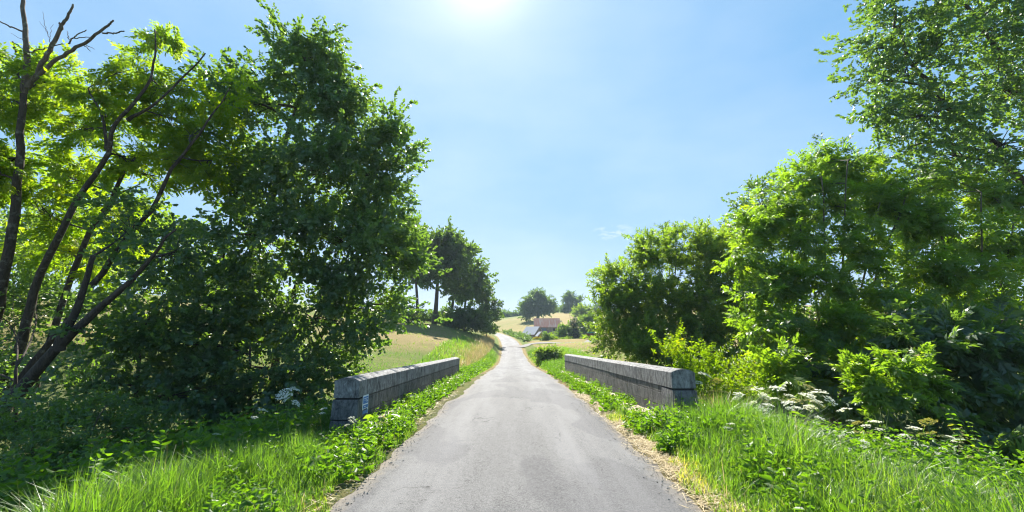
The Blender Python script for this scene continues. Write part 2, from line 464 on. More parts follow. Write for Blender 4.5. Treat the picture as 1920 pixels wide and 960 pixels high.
# ------------------------------------------------------------------ terrain
RY = np.array([-30, 4, 8, 12, 16, 20, 25, 32, 38, 45, 56, 65, 73, 80, 85, 92, 100, 112, 125, 150, 175, 200, 250, 330, 600, 2500.])
RZ = np.array([-1.75, -1.70, -1.76, -1.90, -2.08, -2.26, -2.52, -2.98, -3.33, -3.66, -3.9, -3.86, -3.55, -3.1, -2.80, -2.5, -2.30, -2.08, -1.9, -1.45, -1.2, -1.25, -3., -4., -5., -8.])
RX = np.array([0, .05, .1, .12, .18, .2, .22, .24, .26, .26, .24, .12, 0., -.2, -.4, -.75, -1.2, -1.9, -2.9, -5.6, -8.6, -13., -26., -55, -150, -600.])
_yy = np.concatenate([np.arange(-30, 220, .5), np.arange(220, 2500, 10.)])
def _smooth1(v):
    a = np.interp(_yy, RY, v)
    k = np.exp(-np.linspace(-2, 2, 13) ** 2); k /= k.sum()
    return np.convolve(np.pad(a, 6, mode='edge'), k, 'valid')
_zz, _xx = _smooth1(RZ), _smooth1(RX)
def road_z(y): return np.interp(y, _yy, _zz) + EYE
def road_x(y): return np.interp(y, _yy, _xx)

TS = np.array([-400, -120, -60, -30, -15, -8, -5, -3.4, -1.9, 1.9, 3.4, 5, 8, 15, 30, 60, 120, 400.])
N_ = None
TY = [-30, 2, 5, 8, 16, 25, 35, 50, 75, 100, 140, 200, 260, 330, 600, 2500]
TZ = [
 #-400 -120 -60  -30   -15   -8    -5    -3.4   road road  3.4   5     8    15    30   60   120  400
 [2,   2,   0,  -2.0, -3.0, -2.6, -1.8, -1.75, N_, N_, -1.70, -1.7, -2.2, -2.8, -2.5, -2,  1,   2],
 [2,   2,   0,  -2.0, -2.8, -2.5, -1.78,-1.72, N_, N_, -1.66, -1.66,-2.1, -2.8, -2.5, -2,  1,   2],
 [2,   2,   0,  -2.0, -2.8, -2.5, -1.80,-1.74, N_, N_, -1.68, -1.70,-2.2, -3.0, -2.6, -2,  1,   2],
 [3,   3,   .5, -2.0, -3.0, -2.9, -2.2, -1.84, N_, N_, -1.74, -2.1, -2.8, -3.0, -2.7, -2,  1,   2],
 [4,   3,   1,  -1.8, -3.2, -3.4, -3.1, -2.2,  N_, N_, -2.15, -3.0, -3.3, -3.2, -2.8, -2,  1,   2],
 [5,   4,   2,  -.5,  -2.2, -2.8, -2.9, -2.55, N_, N_, -2.55, -2.95,-3.0, -2.9, -2.6, -2,  1,   2],
 [6,   5,   3,   .6,  -1.4, -2.2, -2.7, -2.9,  N_, N_, -2.95, -2.9, -2.75,-2.5, -2.3, -1.8,1,   3],
 [8,   6,   4,   1.8, -.0,  -1.1, -2.2, -3.1,  N_, N_, -3.3,  -2.95,-2.6, -2.3, -2.0, -1.4,1,   4],
 [9,   8,   6,   3.6,  1.5, -.5,  -1.7, -2.7,  N_, N_, -3.0,  -2.75,-2.5, -2.3, -1.8, -.8, 2,   5],
 [9,   8,   6,   4.5,  2.2,  0.0, -1.2, -1.9,  N_, N_, -2.35, -2.4, -2.4, -2.35,-1.2,  1,  4,   7],
 [9,   8,   6,   5.0,  2.0, -.4,  -1.0, -1.4,  N_, N_, -2.0,  -2.3,-2.8, -3.4, -2.6,  1,  6,  10],
 [9,   8,   6,   4.0,  1.2, -.4,  -.8,  -1.0,  N_, N_, -.7,    .0,   1.2,  2.9,  4.6,  6.4, 9, 14],
 [8,   7,   5,   3.0,  2.6,  2.9,  3.0,  3.2,  N_, N_,  3.8,  4.2,  5.0,  6.6,  8.4, 11.2,13.5,18],
 [7,   6,   5,   3.0,  2.6,  2.9,  3.0,  3.2,  N_, N_,  3.8,  4.2,  5.0,  6.6,  8.4, 11.2,13.5,18],
 [6,   5,   4,   2.0,  1.0,  0,    0,    0,    N_, N_,  0,    0,    1,    2,    3,    5,   8,  12],
 [0,   0,   0,   0,    0,   0,     0,    0,    N_, N_,  0,    0,    0,    0,    0,    0,   0,   0]]
_tz = np.array([[0 if c is None else c for c in r] for r in TZ], float)
for i, y in enumerate(TY):
    _tz[i, 8] = _tz[i, 9] = float(np.interp(y, _yy, _zz))
def _cs(s): return np.arcsinh(np.asarray(s, float) / 3.0)
def _cy(y): return np.arcsinh((np.asarray(y, float)) / 20.0)
_gs = np.linspace(_cs(-400), _cs(400), 301); _gy = np.linspace(_cy(-30), _cy(2500), 301)
_tab = np.stack([np.interp(_gs, _cs(TS), r) for r in _tz])
_tab = np.stack([np.interp(_gy, _cy(TY), _tab[:, j]) for j in range(len(_gs))], 1)
def _blur(a, sig):
    r = int(sig * 3); k = np.exp(-np.arange(-r, r + 1) ** 2 / (2 * sig * sig)); k /= k.sum()
    a = np.apply_along_axis(lambda v: np.convolve(np.pad(v, r, mode='edge'), k, 'valid'), 0, a)
    return a
_tab = _blur(_blur(_tab, 4.0).T, 1.6).T
def _lookup(s, y):
    gx = np.clip((_cs(s) - _gs[0]) / (_gs[1] - _gs[0]), 0, len(_gs) - 1.001)
    gy = np.clip((_cy(y) - _gy[0]) / (_gy[1] - _gy[0]), 0, len(_gy) - 1.001)
    i = gx.astype(int); j = gy.astype(int); fx = gx - i; fy = gy - j
    return (_tab[j, i] * (1 - fx) + _tab[j, i + 1] * fx) * (1 - fy) + (_tab[j + 1, i] * (1 - fx) + _tab[j + 1, i + 1] * fx) * fy

HALF = 1.76                                   # half the road's width
def ground_z(x, y):
    x = np.asarray(x, float); y = np.asarray(y, float)
    s = x - road_x(y)
    z = _lookup(s, y) + EYE
    a = np.abs(s)
    on = 1 - sstep(1.95, 2.9, a)
    k = sstep(210, 250, y)
    on = on * (1 - k)
    z = z * (1 - on) + (road_z(y) - .035 + .05 * sstep(1.6, 2.2, a)) * on
    bumpy = (fbm(x * .7, y * .7, 3) - .5) * .16 + (fbm(x * .09, y * .09, 5) - .5) * np.clip(np.abs(y) / 60, 0, 1) * .9
    return z + bumpy * sstep(2.0, 5.0, a)

def dryness(x, y):
    s = x - road_x(y)
    d = np.full(np.shape(x), .22)
    d = np.where((s < -4.6) & (y < 19), -.2, d)
    # left meadow: bleached patches
    left = (s < -3) & (y > 20)
    d = np.where(left, .50 + .75 * (fbm(x * .06 + 3, y * .05, 11) - .5) * 2, d)
    patch = np.exp(-(((x + 12) / 7) ** 2 + ((y - 44) / 7) ** 2))
    d = np.where(left, d + patch * .6, d)
    d = np.where(left & (y > 55), d - .15, d)
    # meadow right of the road
    right = (s > 4) & (y > 26) & (y < 95)
    d = np.where(right, .66 + (fbm(x * .08, y * .06, 21) - .5) * .9, d)
    # far hill: ripe field with greener margins
    hill = (s > 3) & (y >= 110)
    edge = sstep(222, 262, y - .35 * (x - 10))
    hd = .60 + .4 * sstep(5, 40, x) + (fbm(x * .05, y * .03, 31) - .5) * .45
    d = np.where(hill, hd * (1 - .62 * edge * (x < 45)), d)
    # parched shoulder
    a = np.abs(s)
    sh = np.exp(-((a - 2.0) / .28) ** 2)
    sh = sh * np.where((s < 0) & (y < 24), .35, 1.0) * (.35 + .9 * fbm(x * .9, y * .9, 55))
    return np.clip(d + sh * .8, 0, 1.3)

def build_ground():
    s = np.concatenate([-np.geomspace(500, 8.3, 46), np.arange(-8, 8.01, .2), np.geomspace(8.3, 500, 46)])
    y = np.concatenate([np.arange(-25, 0, 1.), np.arange(0, 30, .3), np.arange(30, 120, 1.), np.arange(120, 420, 4.), np.geomspace(420, 650, 15)])
    S, Y = np.meshgrid(s, y)
    X = S + road_x(Y)
    X = np.where(np.abs(S) > 60, S + road_x(np.minimum(Y, 200)), X)
    Z = ground_z(X, Y)
    v = np.stack([X, Y, Z], -1).reshape(-1, 3)
    n, m = S.shape
    i, j = np.meshgrid(np.arange(n - 1), np.arange(m - 1), indexing='ij')
    f = np.stack([i * m + j, i * m + j + 1, (i + 1) * m + j + 1, (i + 1) * m + j], -1).reshape(-1, 4)
    o = mesh_np('ground', v, f, M['ground'], smooth=True)
    tag(o, kind='structure')
    me = o.data
    a = me.attributes.new('dry', 'FLOAT', 'POINT')
    a.data.foreach_set('value', dryness(v[:, 0], v[:, 1]).astype(np.float32))
    ss = np.abs(v[:, 0] - road_x(v[:, 1]))
    soil = np.exp(-((ss - 1.78) / .16) ** 2) * (.05 + .55 * fbm(v[:, 1] * 1.3, v[:, 0] * 0 + np.sign(v[:, 0]) * 4, 59))
    # bare leaf litter under the trees by the stream
    under = ((ss > 5) & (v[:, 1] > 3) & (v[:, 1] < 19)) * .3 * sstep(5, 6.5, ss)
    soil = np.clip(np.maximum(soil, under * (1 - sstep(24, 34, ss))), 0, 1)
    b = me.attributes.new('soil', 'FLOAT', 'POINT')
    b.data.foreach_set('value', soil.astype(np.float32))
build_ground()

def build_road():
    y = np.concatenate([np.arange(-12, 40, .25), np.arange(40, 226, 1.0)])
    k = np.linspace(-1, 1, 21)
    K, Y = np.meshgrid(k, y)
    nl = HALF + (fbm(Y * .9, Y * 0 + 2.2, 41) - .5) * .34 + (fbm(Y * 4, Y * 0 + 7.2, 43) - .5) * .14
    nr = HALF + .04 + (fbm(Y * .8, Y * 0 + 5.2, 45) - .5) * .34 + (fbm(Y * 4, Y * 0 + 1.2, 47) - .5) * .14
    W = np.where(K < 0, nl, nr)
    slope = np.gradient(road_x(Y[:, 0]), Y[:, 0])
    X = road_x(Y) + K * W
    Yc = Y - K * W * slope[:, None]
    Z = road_z(Y) + .035 * (1 - K ** 2) - .018 * np.abs(K) ** 8
    v = np.stack([X, Yc, Z], -1).reshape(-1, 3)
    n, m = K.shape
    i, j = np.meshgrid(np.arange(n - 1), np.arange(m - 1), indexing='ij')
    f = np.stack([i * m + j, i * m + j + 1, (i + 1) * m + j + 1, (i + 1) * m + j], -1).reshape(-1, 4)
    o = mesh_np('road', v, f, M['road'], smooth=True)
    tag(o, kind='structure')
    a = o.data.attributes.new('off', 'FLOAT', 'POINT')
    a.data.foreach_set('value', ((K.ravel() + 1) / 2).astype(np.float32))
build_road()

# gravel drive to the farm
def build_drive():
    t = NT('pale_gravel')
    n = t.noise(40, 4, .7)
    m = t.done(t.pbsdf(t.mix(n, (.13, .12, .11), (.25, .235, .22)), .9, t.bump(n, .5, .02), .2))
    c = np.array([[.9, 77.5], [3, 79.5], [6, 80], [10, 79], [15, 80], [19, 90], [20, 110], [17, 128]])
    tt = np.linspace(0, 1, 60); seg = np.linspace(0, 1, len(c))
    P = np.stack([np.interp(tt, seg, c[:, 0]), np.interp(tt, seg, c[:, 1])], -1)
    d = unit(np.gradient(P, axis=0)); nrm_ = np.stack([-d[:, 1], d[:, 0]], -1)
    wd = np.interp(tt, [0, .12, .3, 1], [3.2, 1.6, 1.2, 1.2])
    k = np.linspace(-1, 1, 7)
    Q = P[:, None] + nrm_[:, None] * wd[:, None, None] * k[None, :, None]
    Z = ground_z(Q[..., 0], Q[..., 1]) + .09
    v = np.concatenate([Q, Z[..., None]], -1).reshape(-1, 3)
    n_, m_ = Q.shape[:2]
    i, j = np.meshgrid(np.arange(n_ - 1), np.arange(m_ - 1), indexing='ij')
    f = np.stack([i * m_ + j, i * m_ + j + 1, (i + 1) * m_ + j + 1, (i + 1) * m_ + j], -1).reshape(-1, 4)
    tag(mesh_np('gravel_drive', v, f, m, smooth=True), kind='structure')
build_drive()

def haze():
    b = MB(); b.box((0, 310, 16), (1180, 760, 60))
    t = NT('summer_haze')
    v = t.n('ShaderNodeVolumePrincipled')
    v.inputs['Color'].default_value = (.66, .84, 1.0, 1)
    v.inputs['Density'].default_value = .0003
    v.inputs['Anisotropy'].default_value = .25
    t.l(v.outputs[0], t.out.inputs['Volume'])
    o = b.build('haze', t.m)
    tag(o, kind='stuff')
haze()

# ------------------------------------------------------------------ bridge parapets
def wall_z(y):                                # the line the parapets' feet follow
    return np.interp(y, [0, 8, 26], [-1.70, -1.80, -2.52]) + EYE

def parapet(label, side, xin, y0, y1, h, thick, seed):
    """A long low parapet: masonry body with a rounded coping of long stones and a block-built near end."""
    rng = np.random.default_rng(seed)
    root = thing('bridge_parapet', label, 'parapet', (side * (xin + thick / 2), (y0 + y1) / 2, float(wall_z((y0 + y1) / 2))), 'stone parapets of the bridge')
    top = lambda y: wall_z(y) + h
    cop_h = .36
    def strip(name, ya, yb, prof, mat, n, bottom, wob=.008, endcap=True, smooth=False, parent=root, gapfn=None):
        """Sweep the cross-section prof (list of across, up) from ya to yb along the falling line."""
        ys = np.linspace(ya, yb, n)
        pr = np.asarray(prof, float)
        X = side * (xin + pr[:, 0])[None, :] + np.zeros((n, 1))
        Z = bottom(ys)[:, None] + pr[:, 1][None, :]
        Yg = ys[:, None] + np.zeros((1, len(pr)))
        X = X + (fbm(Yg * 1.7, Z * 3 + seed, seed) - .5) * wob * 3
        Z = Z + (fbm(Yg * 1.3, X * 3 + seed, seed + 9) - .5) * wob * 2.0
        v = np.stack([X, Yg, Z], -1).reshape(-1, 3)
        m = len(pr)
        f = []
        for i in range(n - 1):
            for j in range(m):
                k = (j + 1) % m
                f.append([i * m + j, i * m + k, (i + 1) * m + k, (i + 1) * m + j])
        b = MB(); b.add(v, f)
        for e in (0, n - 1):
            c = v[e * m:(e + 1) * m].mean(0)
            b.add(np.concatenate([v[e * m:(e + 1) * m], [c]]), [[j, (j + 1) % m, m] for j in range(m)])
        return b
    # body of coursed blocks, down to the arch
    th = thick
    body = strip('wall', y0 + .62, y1, [(0.006, -1.6), (.006, h - cop_h - .010), (th - .006, h - cop_h - .010), (th - .006, -1.6)], M['rubble'], 60, wall_z, .002)
    body.build('wall', M['rubble'], root)
    # coping stones: a rounded back, each stone a long block with a thin joint
    prof = [(0, 0), (0, cop_h - .065)]
    for a in np.linspace(-1, 1, 11):
        prof.append((th / 2 + (th / 2 - .008) * a, cop_h - .058 + .058 * (1 - a * a)))
    prof += [(th, cop_h - .065), (th, 0)]
    cb = MB(); y = y0 + .02
    cbot = lambda ys: wall_z(ys) + h - cop_h
    while y < y1 - .1:
        L = min(rng.uniform(1.9, 3.2), y1 - y)
        if y1 - (y + L) < .6: L = y1 - y
        b = strip('coping', y, y + L - .004, np.array(prof) + [rng.normal(0, .0015), rng.normal(0, .0015)], M['coping'], max(6, int(L * 6)), cbot, .0025)
        cb.add(np.concatenate(b.v), np.concatenate(b.f))
        y += L
    cb.build('coping', M['coping'], root)
    # near end built of big dressed blocks with a slight batter
    eb = MB(); zz = h - cop_h - .016
    for r, hh in enumerate((.36, .32, .5, .6)):
        bat = .02 + .018 * r; bat0 = .005 + .014 * r
        z1 = zz - .012; z0 = zz - hh
        yb = y0 + .61
        base = float(wall_z(y0 + .3))
        A = [(-bat0, y0 - bat0, z1), (th + bat0, y0 - bat0, z1), (th + bat0, yb, z1), (-bat0, yb, z1),
             (-bat, y0 - bat, z0), (th + bat, y0 - bat, z0), (th + bat, yb, z0), (-bat, yb, z0)]
        nn = 5
        # subdivided faces with a worn surface
        c = np.array([(side * (xin + a), b_, base + c_) for a, b_, c_ in A])
        for q in ((0, 1, 5, 4), (1, 2, 6, 5), (2, 3, 7, 6), (3, 0, 4, 7), (0, 3, 2, 1), (4, 5, 6, 7)):
            U, V = np.meshgrid(np.linspace(0, 1, nn), np.linspace(0, 1, nn))
            P = (c[q[0]] * ((1 - U) * (1 - V))[..., None] + c[q[1]] * (U * (1 - V))[..., None] + c[q[2]] * (U * V)[..., None] + c[q[3]] * ((1 - U) * V)[..., None])
            edge = np.maximum(np.abs(U - .5), np.abs(V - .5)) > .49
            cen = c.mean(0)
            P = P + (cen - P) * (edge[..., None] * .022)
            nv = nn * nn
            i, j = np.meshgrid(np.arange(nn - 1), np.arange(nn - 1), indexing='ij')
            eb.add(P.reshape(-1, 3), np.stack([i * nn + j, i * nn + j + 1, (i + 1) * nn + j + 1, (i + 1) * nn + j], -1).reshape(-1, 4))
        zz = z0
    eb.build('end_block', M['stone'], root, smooth=False)
    # dark mortar core that fills the joints
    mb = MB()
    yc = (y0 + y1) / 2
    core = strip('m', y0 + .04, y1 - .03, [(.03, -.9), (.03, h - .16), (th - .03, h - .16), (th - .03, -.9)], None, 20, wall_z, 0)
    core.build('mortar', M['mortar'], root)
    return root
parapet('long rounded stone parapet on the left, blue notice fixed to its inner face', -1, 2.80, 7.72, 22.3, .93, .46, 5)
parapet('long rounded stone parapet beside the yellow-green young shrub, without a notice', 1, 3.10, 8.15, 24.6, 1.05, .46, 8)

# stone ledges along the feet of the parapets
def ledge(side, x0, x1, y0, y1, seed):
    rng = np.random.default_rng(seed); b = MB(); y = y0
    while y < y1:
        L = rng.uniform(.8, 1.5)
        za, zb = wall_z(y), wall_z(y + L - .03)
        dx = rng.normal(0, .02); up = .085 + rng.normal(0, .012)
        v = [(x0 + dx, y, za - .2), (x1 - .004, y, za - .2), (x1 - .004, y, za + up), (x0 + dx + .02, y, za + up),
             (x0 + dx, y + L - .03, zb - .2), (x1 - .004, y + L - .03, zb - .2), (x1 - .004, y + L - .03, zb + up), (x0 + dx + .02, y + L - .03, zb + up)]
        v = [(side * a, b_, c) for a, b_, c in v]
        b.add(v, [[0, 1, 2, 3], [4, 7, 6, 5], [0, 3, 7, 4], [3, 2, 6, 7], [1, 5, 6, 2], [0, 4, 5, 1]])
        y += L
    t = NT('sandy_stone')
    n1 = t.noise(3, 5, .6); n2 = t.noise(30, 5, .7)
    c = t.mix(n2, (.26, .2, .14), (.46, .38, .28))
    c = t.mix(t.ramp(n1, [(.45, (0, 0, 0)), (.6, (1, 1, 1))]), c, (.36, .34, .31))
    o = b.build('stone_ledge', t.done(t.pbsdf(c, .9, t.bump(n2, .7, .02), .2)))
    tag(o, kind='structure')
ledge(-1, 2.36, 2.78, 8.6, 22.2, 3)
ledge(1, 2.52, 3.08, 8.4, 24.4, 4)

# blue notice on the left parapet
def notice():
    yc, zc = 7.95 + .13, float(wall_z(8.0)) + .40
    x = -2.80 + .012
    root = thing('notice', 'small blue and white paper notice fixed to the dark stone parapet', 'notice', (x, yc, zc - .17))
    hw, hh = .155, .175
    sh = -.0408
    def panel(name, u0, u1, v0, v1, dx, mat):
        b = MB()
        P = []
        for d in (0, .0025):
            for (u, v) in ((u0, v0), (u1, v0), (u1, v1), (u0, v1)):
                P.append((x + dx + d, yc + u * hw, zc + v * hh + u * hw * sh))
        b.add(P, [[4, 5, 6, 7], [3, 2, 1, 0], [0, 1, 5, 4], [1, 2, 6, 5], [2, 3, 7, 6], [3, 0, 4, 7]])
        return b
    white = simple('notice_white', (.72, .76, .8), .5, .08, 12)
    blue = simple('notice_blue', (.03, .16, .50), .5, .1, 9)
    dark = simple('notice_dark_blue', (.02, .05, .30), .5, .1, 9)
    panel('p', -1, 1, -1, 1, 0, white).build('sheet', white, root)
    b = MB()
    for (u0, u1, v0, v1) in ((-.8, .86, .12, .84), (-.8, .86, -.32, -.02), (-.84, .86, -.92, -.58)):
        q = panel('q', u0, u1, v0, v1, .004, blue); b.add(np.concatenate(q.v), np.concatenate(q.f))
    bf = b.build('blue_field', blue, root)
    b = MB(); rng = np.random.default_rng(2)
    for v in np.linspace(-.54, -.36, 3):          # lines of small print on the white band
        u = -.7
        while u < .7:
            w_ = rng.uniform(.08, .28)
            q = panel('q', u, min(u + w_, .76), v, v + .022, .004, dark); b.add(np.concatenate(q.v), np.concatenate(q.f)); u += w_ + .06
    b.build('small_print', dark, root)
    b = MB()
    for (v, us, ue, hgt) in ((.62, -.6, .6, .07), (.46, -.45, .5, .045), (.28, .25, .6, .12), (-.2, -.6, .05, .06)):
        u = us
        while u < ue:
            w_ = rng.uniform(.08, .24)
            q = panel('q', u, min(u + w_, ue), v, v + hgt, .008, white); b.add(np.concatenate(q.v), np.concatenate(q.f)); u += w_ + .05
    b.build('white_lettering', white, bf)
notice()

# ------------------------------------------------------------------ foliage kit
def leaf_fold(l, w, fold=.12, droop=.12):
    v = np.array([[0, 0, 0], [.32 * l, .46 * w, fold * w], [.72 * l, .38 * w, fold * w - droop * l * .4], [l, 0, -droop * l],
                  [.72 * l, -.38 * w, fold * w - droop * l * .4], [.32 * l, -.46 * w, fold * w]])
    return v, np.array([[0, 1, 2, 3], [0, 3, 4, 5]])
def leaf_flat(l, w, fold=.2, droop=.12):
    return np.array([[0, 0, 0], [.42 * l, .5 * w, fold * w], [l, 0, -droop * l], [.42 * l, -.5 * w, fold * w]]), np.array([[0, 1, 2, 3]])

def rot_from(x, up, roll):
    """(n,3,3) matrices whose columns are x, y, z with z near up, then rolled about x."""
    x = unit(x)
    y = np.cross(up, x); bad = np.linalg.norm(y, axis=-1) < 1e-3
    y[bad] = np.cross(np.array([1., 0, 0]), x[bad])
    y = unit(y); z = np.cross(x, y)
    c, s = np.cos(roll)[:, None], np.sin(roll)[:, None]
    y2 = y * c + z * s; z2 = -y * s + z * c
    return np.stack([x, y2, z2], -1)

def spray(rng, kind, size):
    """One twig of leaves along +x, about 1 long before scaling; returns verts, quads, per-face random."""
    V, Q, Rn, n = [], [], [], 0
    def put(v, q, R, p, r):
        nonlocal n
        V.append(v @ R.T + p); Q.append(q + n); n += len(v); Rn.append(np.full(len(q), r))
    def R1(d, roll=0.0):
        return rot_from(np.array([d], float), np.array([[0, 0, 1.]]), np.array([roll]))[0]
    if kind == 'broad':
        k = 15
        for i in range(k):
            s = (i % 2) * 2 - 1
            x = .12 + .85 * i / (k - 1)
            ang = s * rng.uniform(.5, 1.25) * (1 - .6 * (i / (k - 1)))
            d = (math.cos(ang), math.sin(ang), rng.normal(-.15, .4))
            l = size * rng.uniform(.75, 1.15)
            v, q = leaf_fold(l, l * .82, .14)
            put(v, q, R1(d, rng.normal(0, .7)), np.array([x, rng.normal(0, .07), rng.normal(0, .06)]), rng.random())
    elif kind == 'narrow':
        k = 18
        for i in range(k):
            a = i * 2.4
            x = .05 + .92 * i / (k - 1)
            d = (.75, math.cos(a) * .8, math.sin(a) * .8)
            l = size * rng.uniform(.75, 1.2)
            v, q = leaf_flat(l, l * .45, .18)
            put(v, q, R1(d, rng.normal(0, .6)), np.array([x, 0, 0]), rng.random())
    elif kind == 'pinnate':
        for r in range(6):
            a = rng.uniform(-1.2, 1.2); x0 = r / 6 * .75
            d0 = np.array([math.cos(a), math.sin(a), rng.normal(-.1, .35)]); d0 /= np.linalg.norm(d0)
            Rr = R1(d0, rng.normal(0, .5)); L = rng.uniform(.42, .6); pr = rng.random()
            pairs = 5
            for i in range(pairs * 2 + 1):
                s = (i % 2) * 2 - 1
                if i == pairs * 2: ang, x = 0, L
                else: ang, x = s * rng.uniform(.75, 1.1), L * (.22 + .75 * (i // 2) / pairs)
                l = size * rng.uniform(.8, 1.1)
                v, q = leaf_flat(l, l * .42, .12, .2)
                dl = np.array([math.cos(ang), math.sin(ang), rng.normal(-.12, .18)])
                put(v, q, Rr @ R1(dl, rng.normal(0, .3)), np.array([x0, 0, 0]) + Rr @ np.array([x, 0, -.12 * x * x]), .6 * pr + .4 * rng.random())
    elif kind == 'palmate':                         # nettle / bramble like: opposite big toothed leaves up a stem
        k = 7
        for i in range(k):
            for s in (0, math.pi):
                a = i * math.pi / 2 + s + rng.normal(0, .2)
                d = (.35, math.cos(a), math.sin(a))
                l = size * rng.uniform(.8, 1.15) * (1.15 - .75 * i / (k - 1))
                v, q = leaf_fold(l, l * .55, .16, .22)
                put(v, q, R1(d, rng.normal(0, .35)), np.array([.1 + .88 * i / (k - 1), 0, 0]), rng.random())
    elif kind == 'needle':
        k = 22
        for i in range(k):
            a = i * 2.4; d = (.7, math.cos(a), math.sin(a) * .5 - .3)
            v, q = leaf_flat(size, size * .3, .1)
            put(v, q, R1(d), np.array([i / k, 0, 0]), rng.random())
    return np.concatenate(V), np.concatenate(Q), np.concatenate(Rn)

def scatter(templates, pos, R, scale, rnd, wleaf=.5):
    """Copies of the leaf sprays as plain arrays."""
    n = len(pos); pick = np.arange(n) % len(templates)
    V, Q, Rr, off = [], [], [], 0
    for k, (tv, tq, tr) in enumerate(templates):
        i = np.where(pick == k)[0]
        if not len(i): continue
        v = np.einsum('nij,kj->nki', R[i], tv) * scale[i][:, None, None] + pos[i][:, None]
        m = len(tv)
        q = tq[None] + (np.arange(len(i)) * m)[:, None, None] + off
        V.append(v.reshape(-1, 3)); Q.append(q.reshape(-1, tq.shape[1]))
        Rr.append((rnd[i][:, None] * (1 - wleaf) + tr[None] * wleaf).ravel())
        off += len(i) * m
    return np.concatenate(V), np.concatenate(Q), np.concatenate(Rr)

KITS = {}
def kit(kind, size, n=5):
    key = (kind, round(size, 4))
    if key not in KITS:
        KITS[key] = [spray(np.random.default_rng(100 + i + hash(kind) % 1 + int(size * 1000)), kind, size) for i in range(n)]
    return KITS[key]

def lobe(px, py, rx, ry, t, rd=None, wgt=1.0):
    c = at(px, py, t)
    a, b = px2m(rx, t), px2m(ry, t)
    return (c, np.array([a, (a + b) / 2 if rd is None else rd, b]), wgt)

def grow(name, label, cat, base, stems, lobes, sprays, leafmat, bark, kind='broad', leaf=.24, ssize=.5, clumps=60,
         crad=.45, group=None, seed=1, limb_r=.05, droop=-.1, parts=('trunk', 'crown'), spread=(.45, 1.0), bias=0.0, hueclump=.55,
         extra_dead=None, thin=1.0):
    """Tree or shrub: stems as tapered tubes, limbs out to leaf clumps spread in the lobes, sprays of leaves round each clump.
    stems: list of (points, radius at foot, radius at top)."""
    rng = np.random.default_rng(seed)
    root = thing(name, label, cat, base, group)
    wood = MB(); limbs = MB(); P = []
    for pts, r0, r1 in stems:
        pts = np.asarray(pts, float)
        seg = np.linspace(0, 1, len(pts)); tt = np.linspace(0, 1, max(8, len(pts) * 4))
        p = np.stack([np.interp(tt, seg, pts[:, k]) for k in range(3)], -1)
        ker = np.array([.25, .5, .25])
        for _ in range(3):
            p[1:-1] = p[:-2] * .25 + p[1:-1] * .5 + p[2:] * .25
        wob = np.linalg.norm(p[-1] - p[0]) * .006
        nz = rng.normal(0, wob, p[1:-1].shape)
        nz[1:-1] = (nz[:-2] + nz[1:-1] + nz[2:]) / 3
        p[1:-1] += nz
        rr = r0 + (r1 - r0) * tt ** .8
        rr = rr * (1 + .25 * np.exp(-tt * 14))
        wood.tube(p, rr, 9)
        keep = tt > .25
        P.append(np.concatenate([p[keep], rr[keep, None]], 1))
    P = np.concatenate(P)
    lobes = [(c, r * np.array([1, thin, 1]), g) for c, r, g in lobes]
    vol = np.array([np.prod(l[1]) ** .66 * l[2] for l in lobes]); vol /= vol.sum()
    CL, CD, CR = [], [], []
    for (c, r, _), f in zip(lobes, vol):
        # limb from the nearest stem point below the lobe
        d = np.linalg.norm(P[:, :3] - c, axis=1) + np.maximum(P[:, 2] - c[2], 0) * 1.5
        a = P[d.argmin()]
        mid = (a[:3] + c) / 2 + rng.normal(0, .08, 3) * np.linalg.norm(c - a[:3]) + [0, 0, .06 * np.linalg.norm(c - a[:3])]
        tt = np.linspace(0, 1, 8)[:, None]
        lp = a[:3] * (1 - tt) ** 2 + 2 * mid * tt * (1 - tt) + c * tt ** 2
        lr = min(a[3] * .75, limb_r)
        limbs.tube(lp, np.linspace(lr, lr * .4, 8), 6)
        k = max(3, int(round(clumps * f)))
        dirs = unit(rng.normal(size=(k, 3)))
        dirs[:, 2] = np.where(rng.random(k) < bias, np.abs(dirs[:, 2]), dirs[:, 2])
        rad = rng.uniform(spread[0] ** 2, spread[1] ** 2, k) ** .5
        cc = c + dirs * rad[:, None] * r
        for q in range(k):
            e = cc[q]; j = lp[rng.integers(3, 8)]
            m = (e + j) / 2 + rng.normal(0, .06, 3) * np.linalg.norm(e - j)
            s = np.linspace(0, 1, 5)[:, None]
            limbs.tube(j * (1 - s) ** 2 + 2 * m * s * (1 - s) + e * s ** 2, np.linspace(lr * .4, lr * .12, 5), 4)
        CL.append(cc); CD.append(unit(dirs + np.array([0, 0, .15]))); CR.append(np.full(k, 1.0))
    CL = np.concatenate(CL); CD = np.concatenate(CD)
    nc = len(CL); per = max(1, sprays // nc)
    csz = rng.uniform(.6, 1.35, nc)
    cid = np.repeat(np.arange(nc), per)
    pos = CL[cid] + rng.normal(size=(len(cid), 3)) * (crad * csz[cid])[:, None] * np.array([1, 1, .72])
    out = unit(pos - CL[cid]) * .9 + CD[cid] * .7 + rng.normal(size=pos.shape) * .45 + np.array([0, 0, droop])
    up = unit(np.array([[0, 0, 1.]]) + rng.normal(size=pos.shape) * .35)
    R = rot_from(out, up, rng.normal(0, .5, len(pos)))
    sc = ssize * rng.uniform(.7, 1.3, len(pos))
    pos = pos - unit(out) * (sc * .5)[:, None]
    hue = np.clip(rng.normal(.5, .2, nc)[cid] + rng.normal(0, .1, len(cid)), 0, 1)
    v, q, r = scatter(kit(kind, leaf), pos, R, sc, hue, 1 - hueclump)
    trunk = wood.build(parts[0], bark, root, smooth=True)
    if extra_dead is not None:
        extra_dead(trunk, rng)
    limbs.build('branches', bark, trunk, smooth=True)
    mesh_np(parts[1], v, q, leafmat, root, r)
    return root

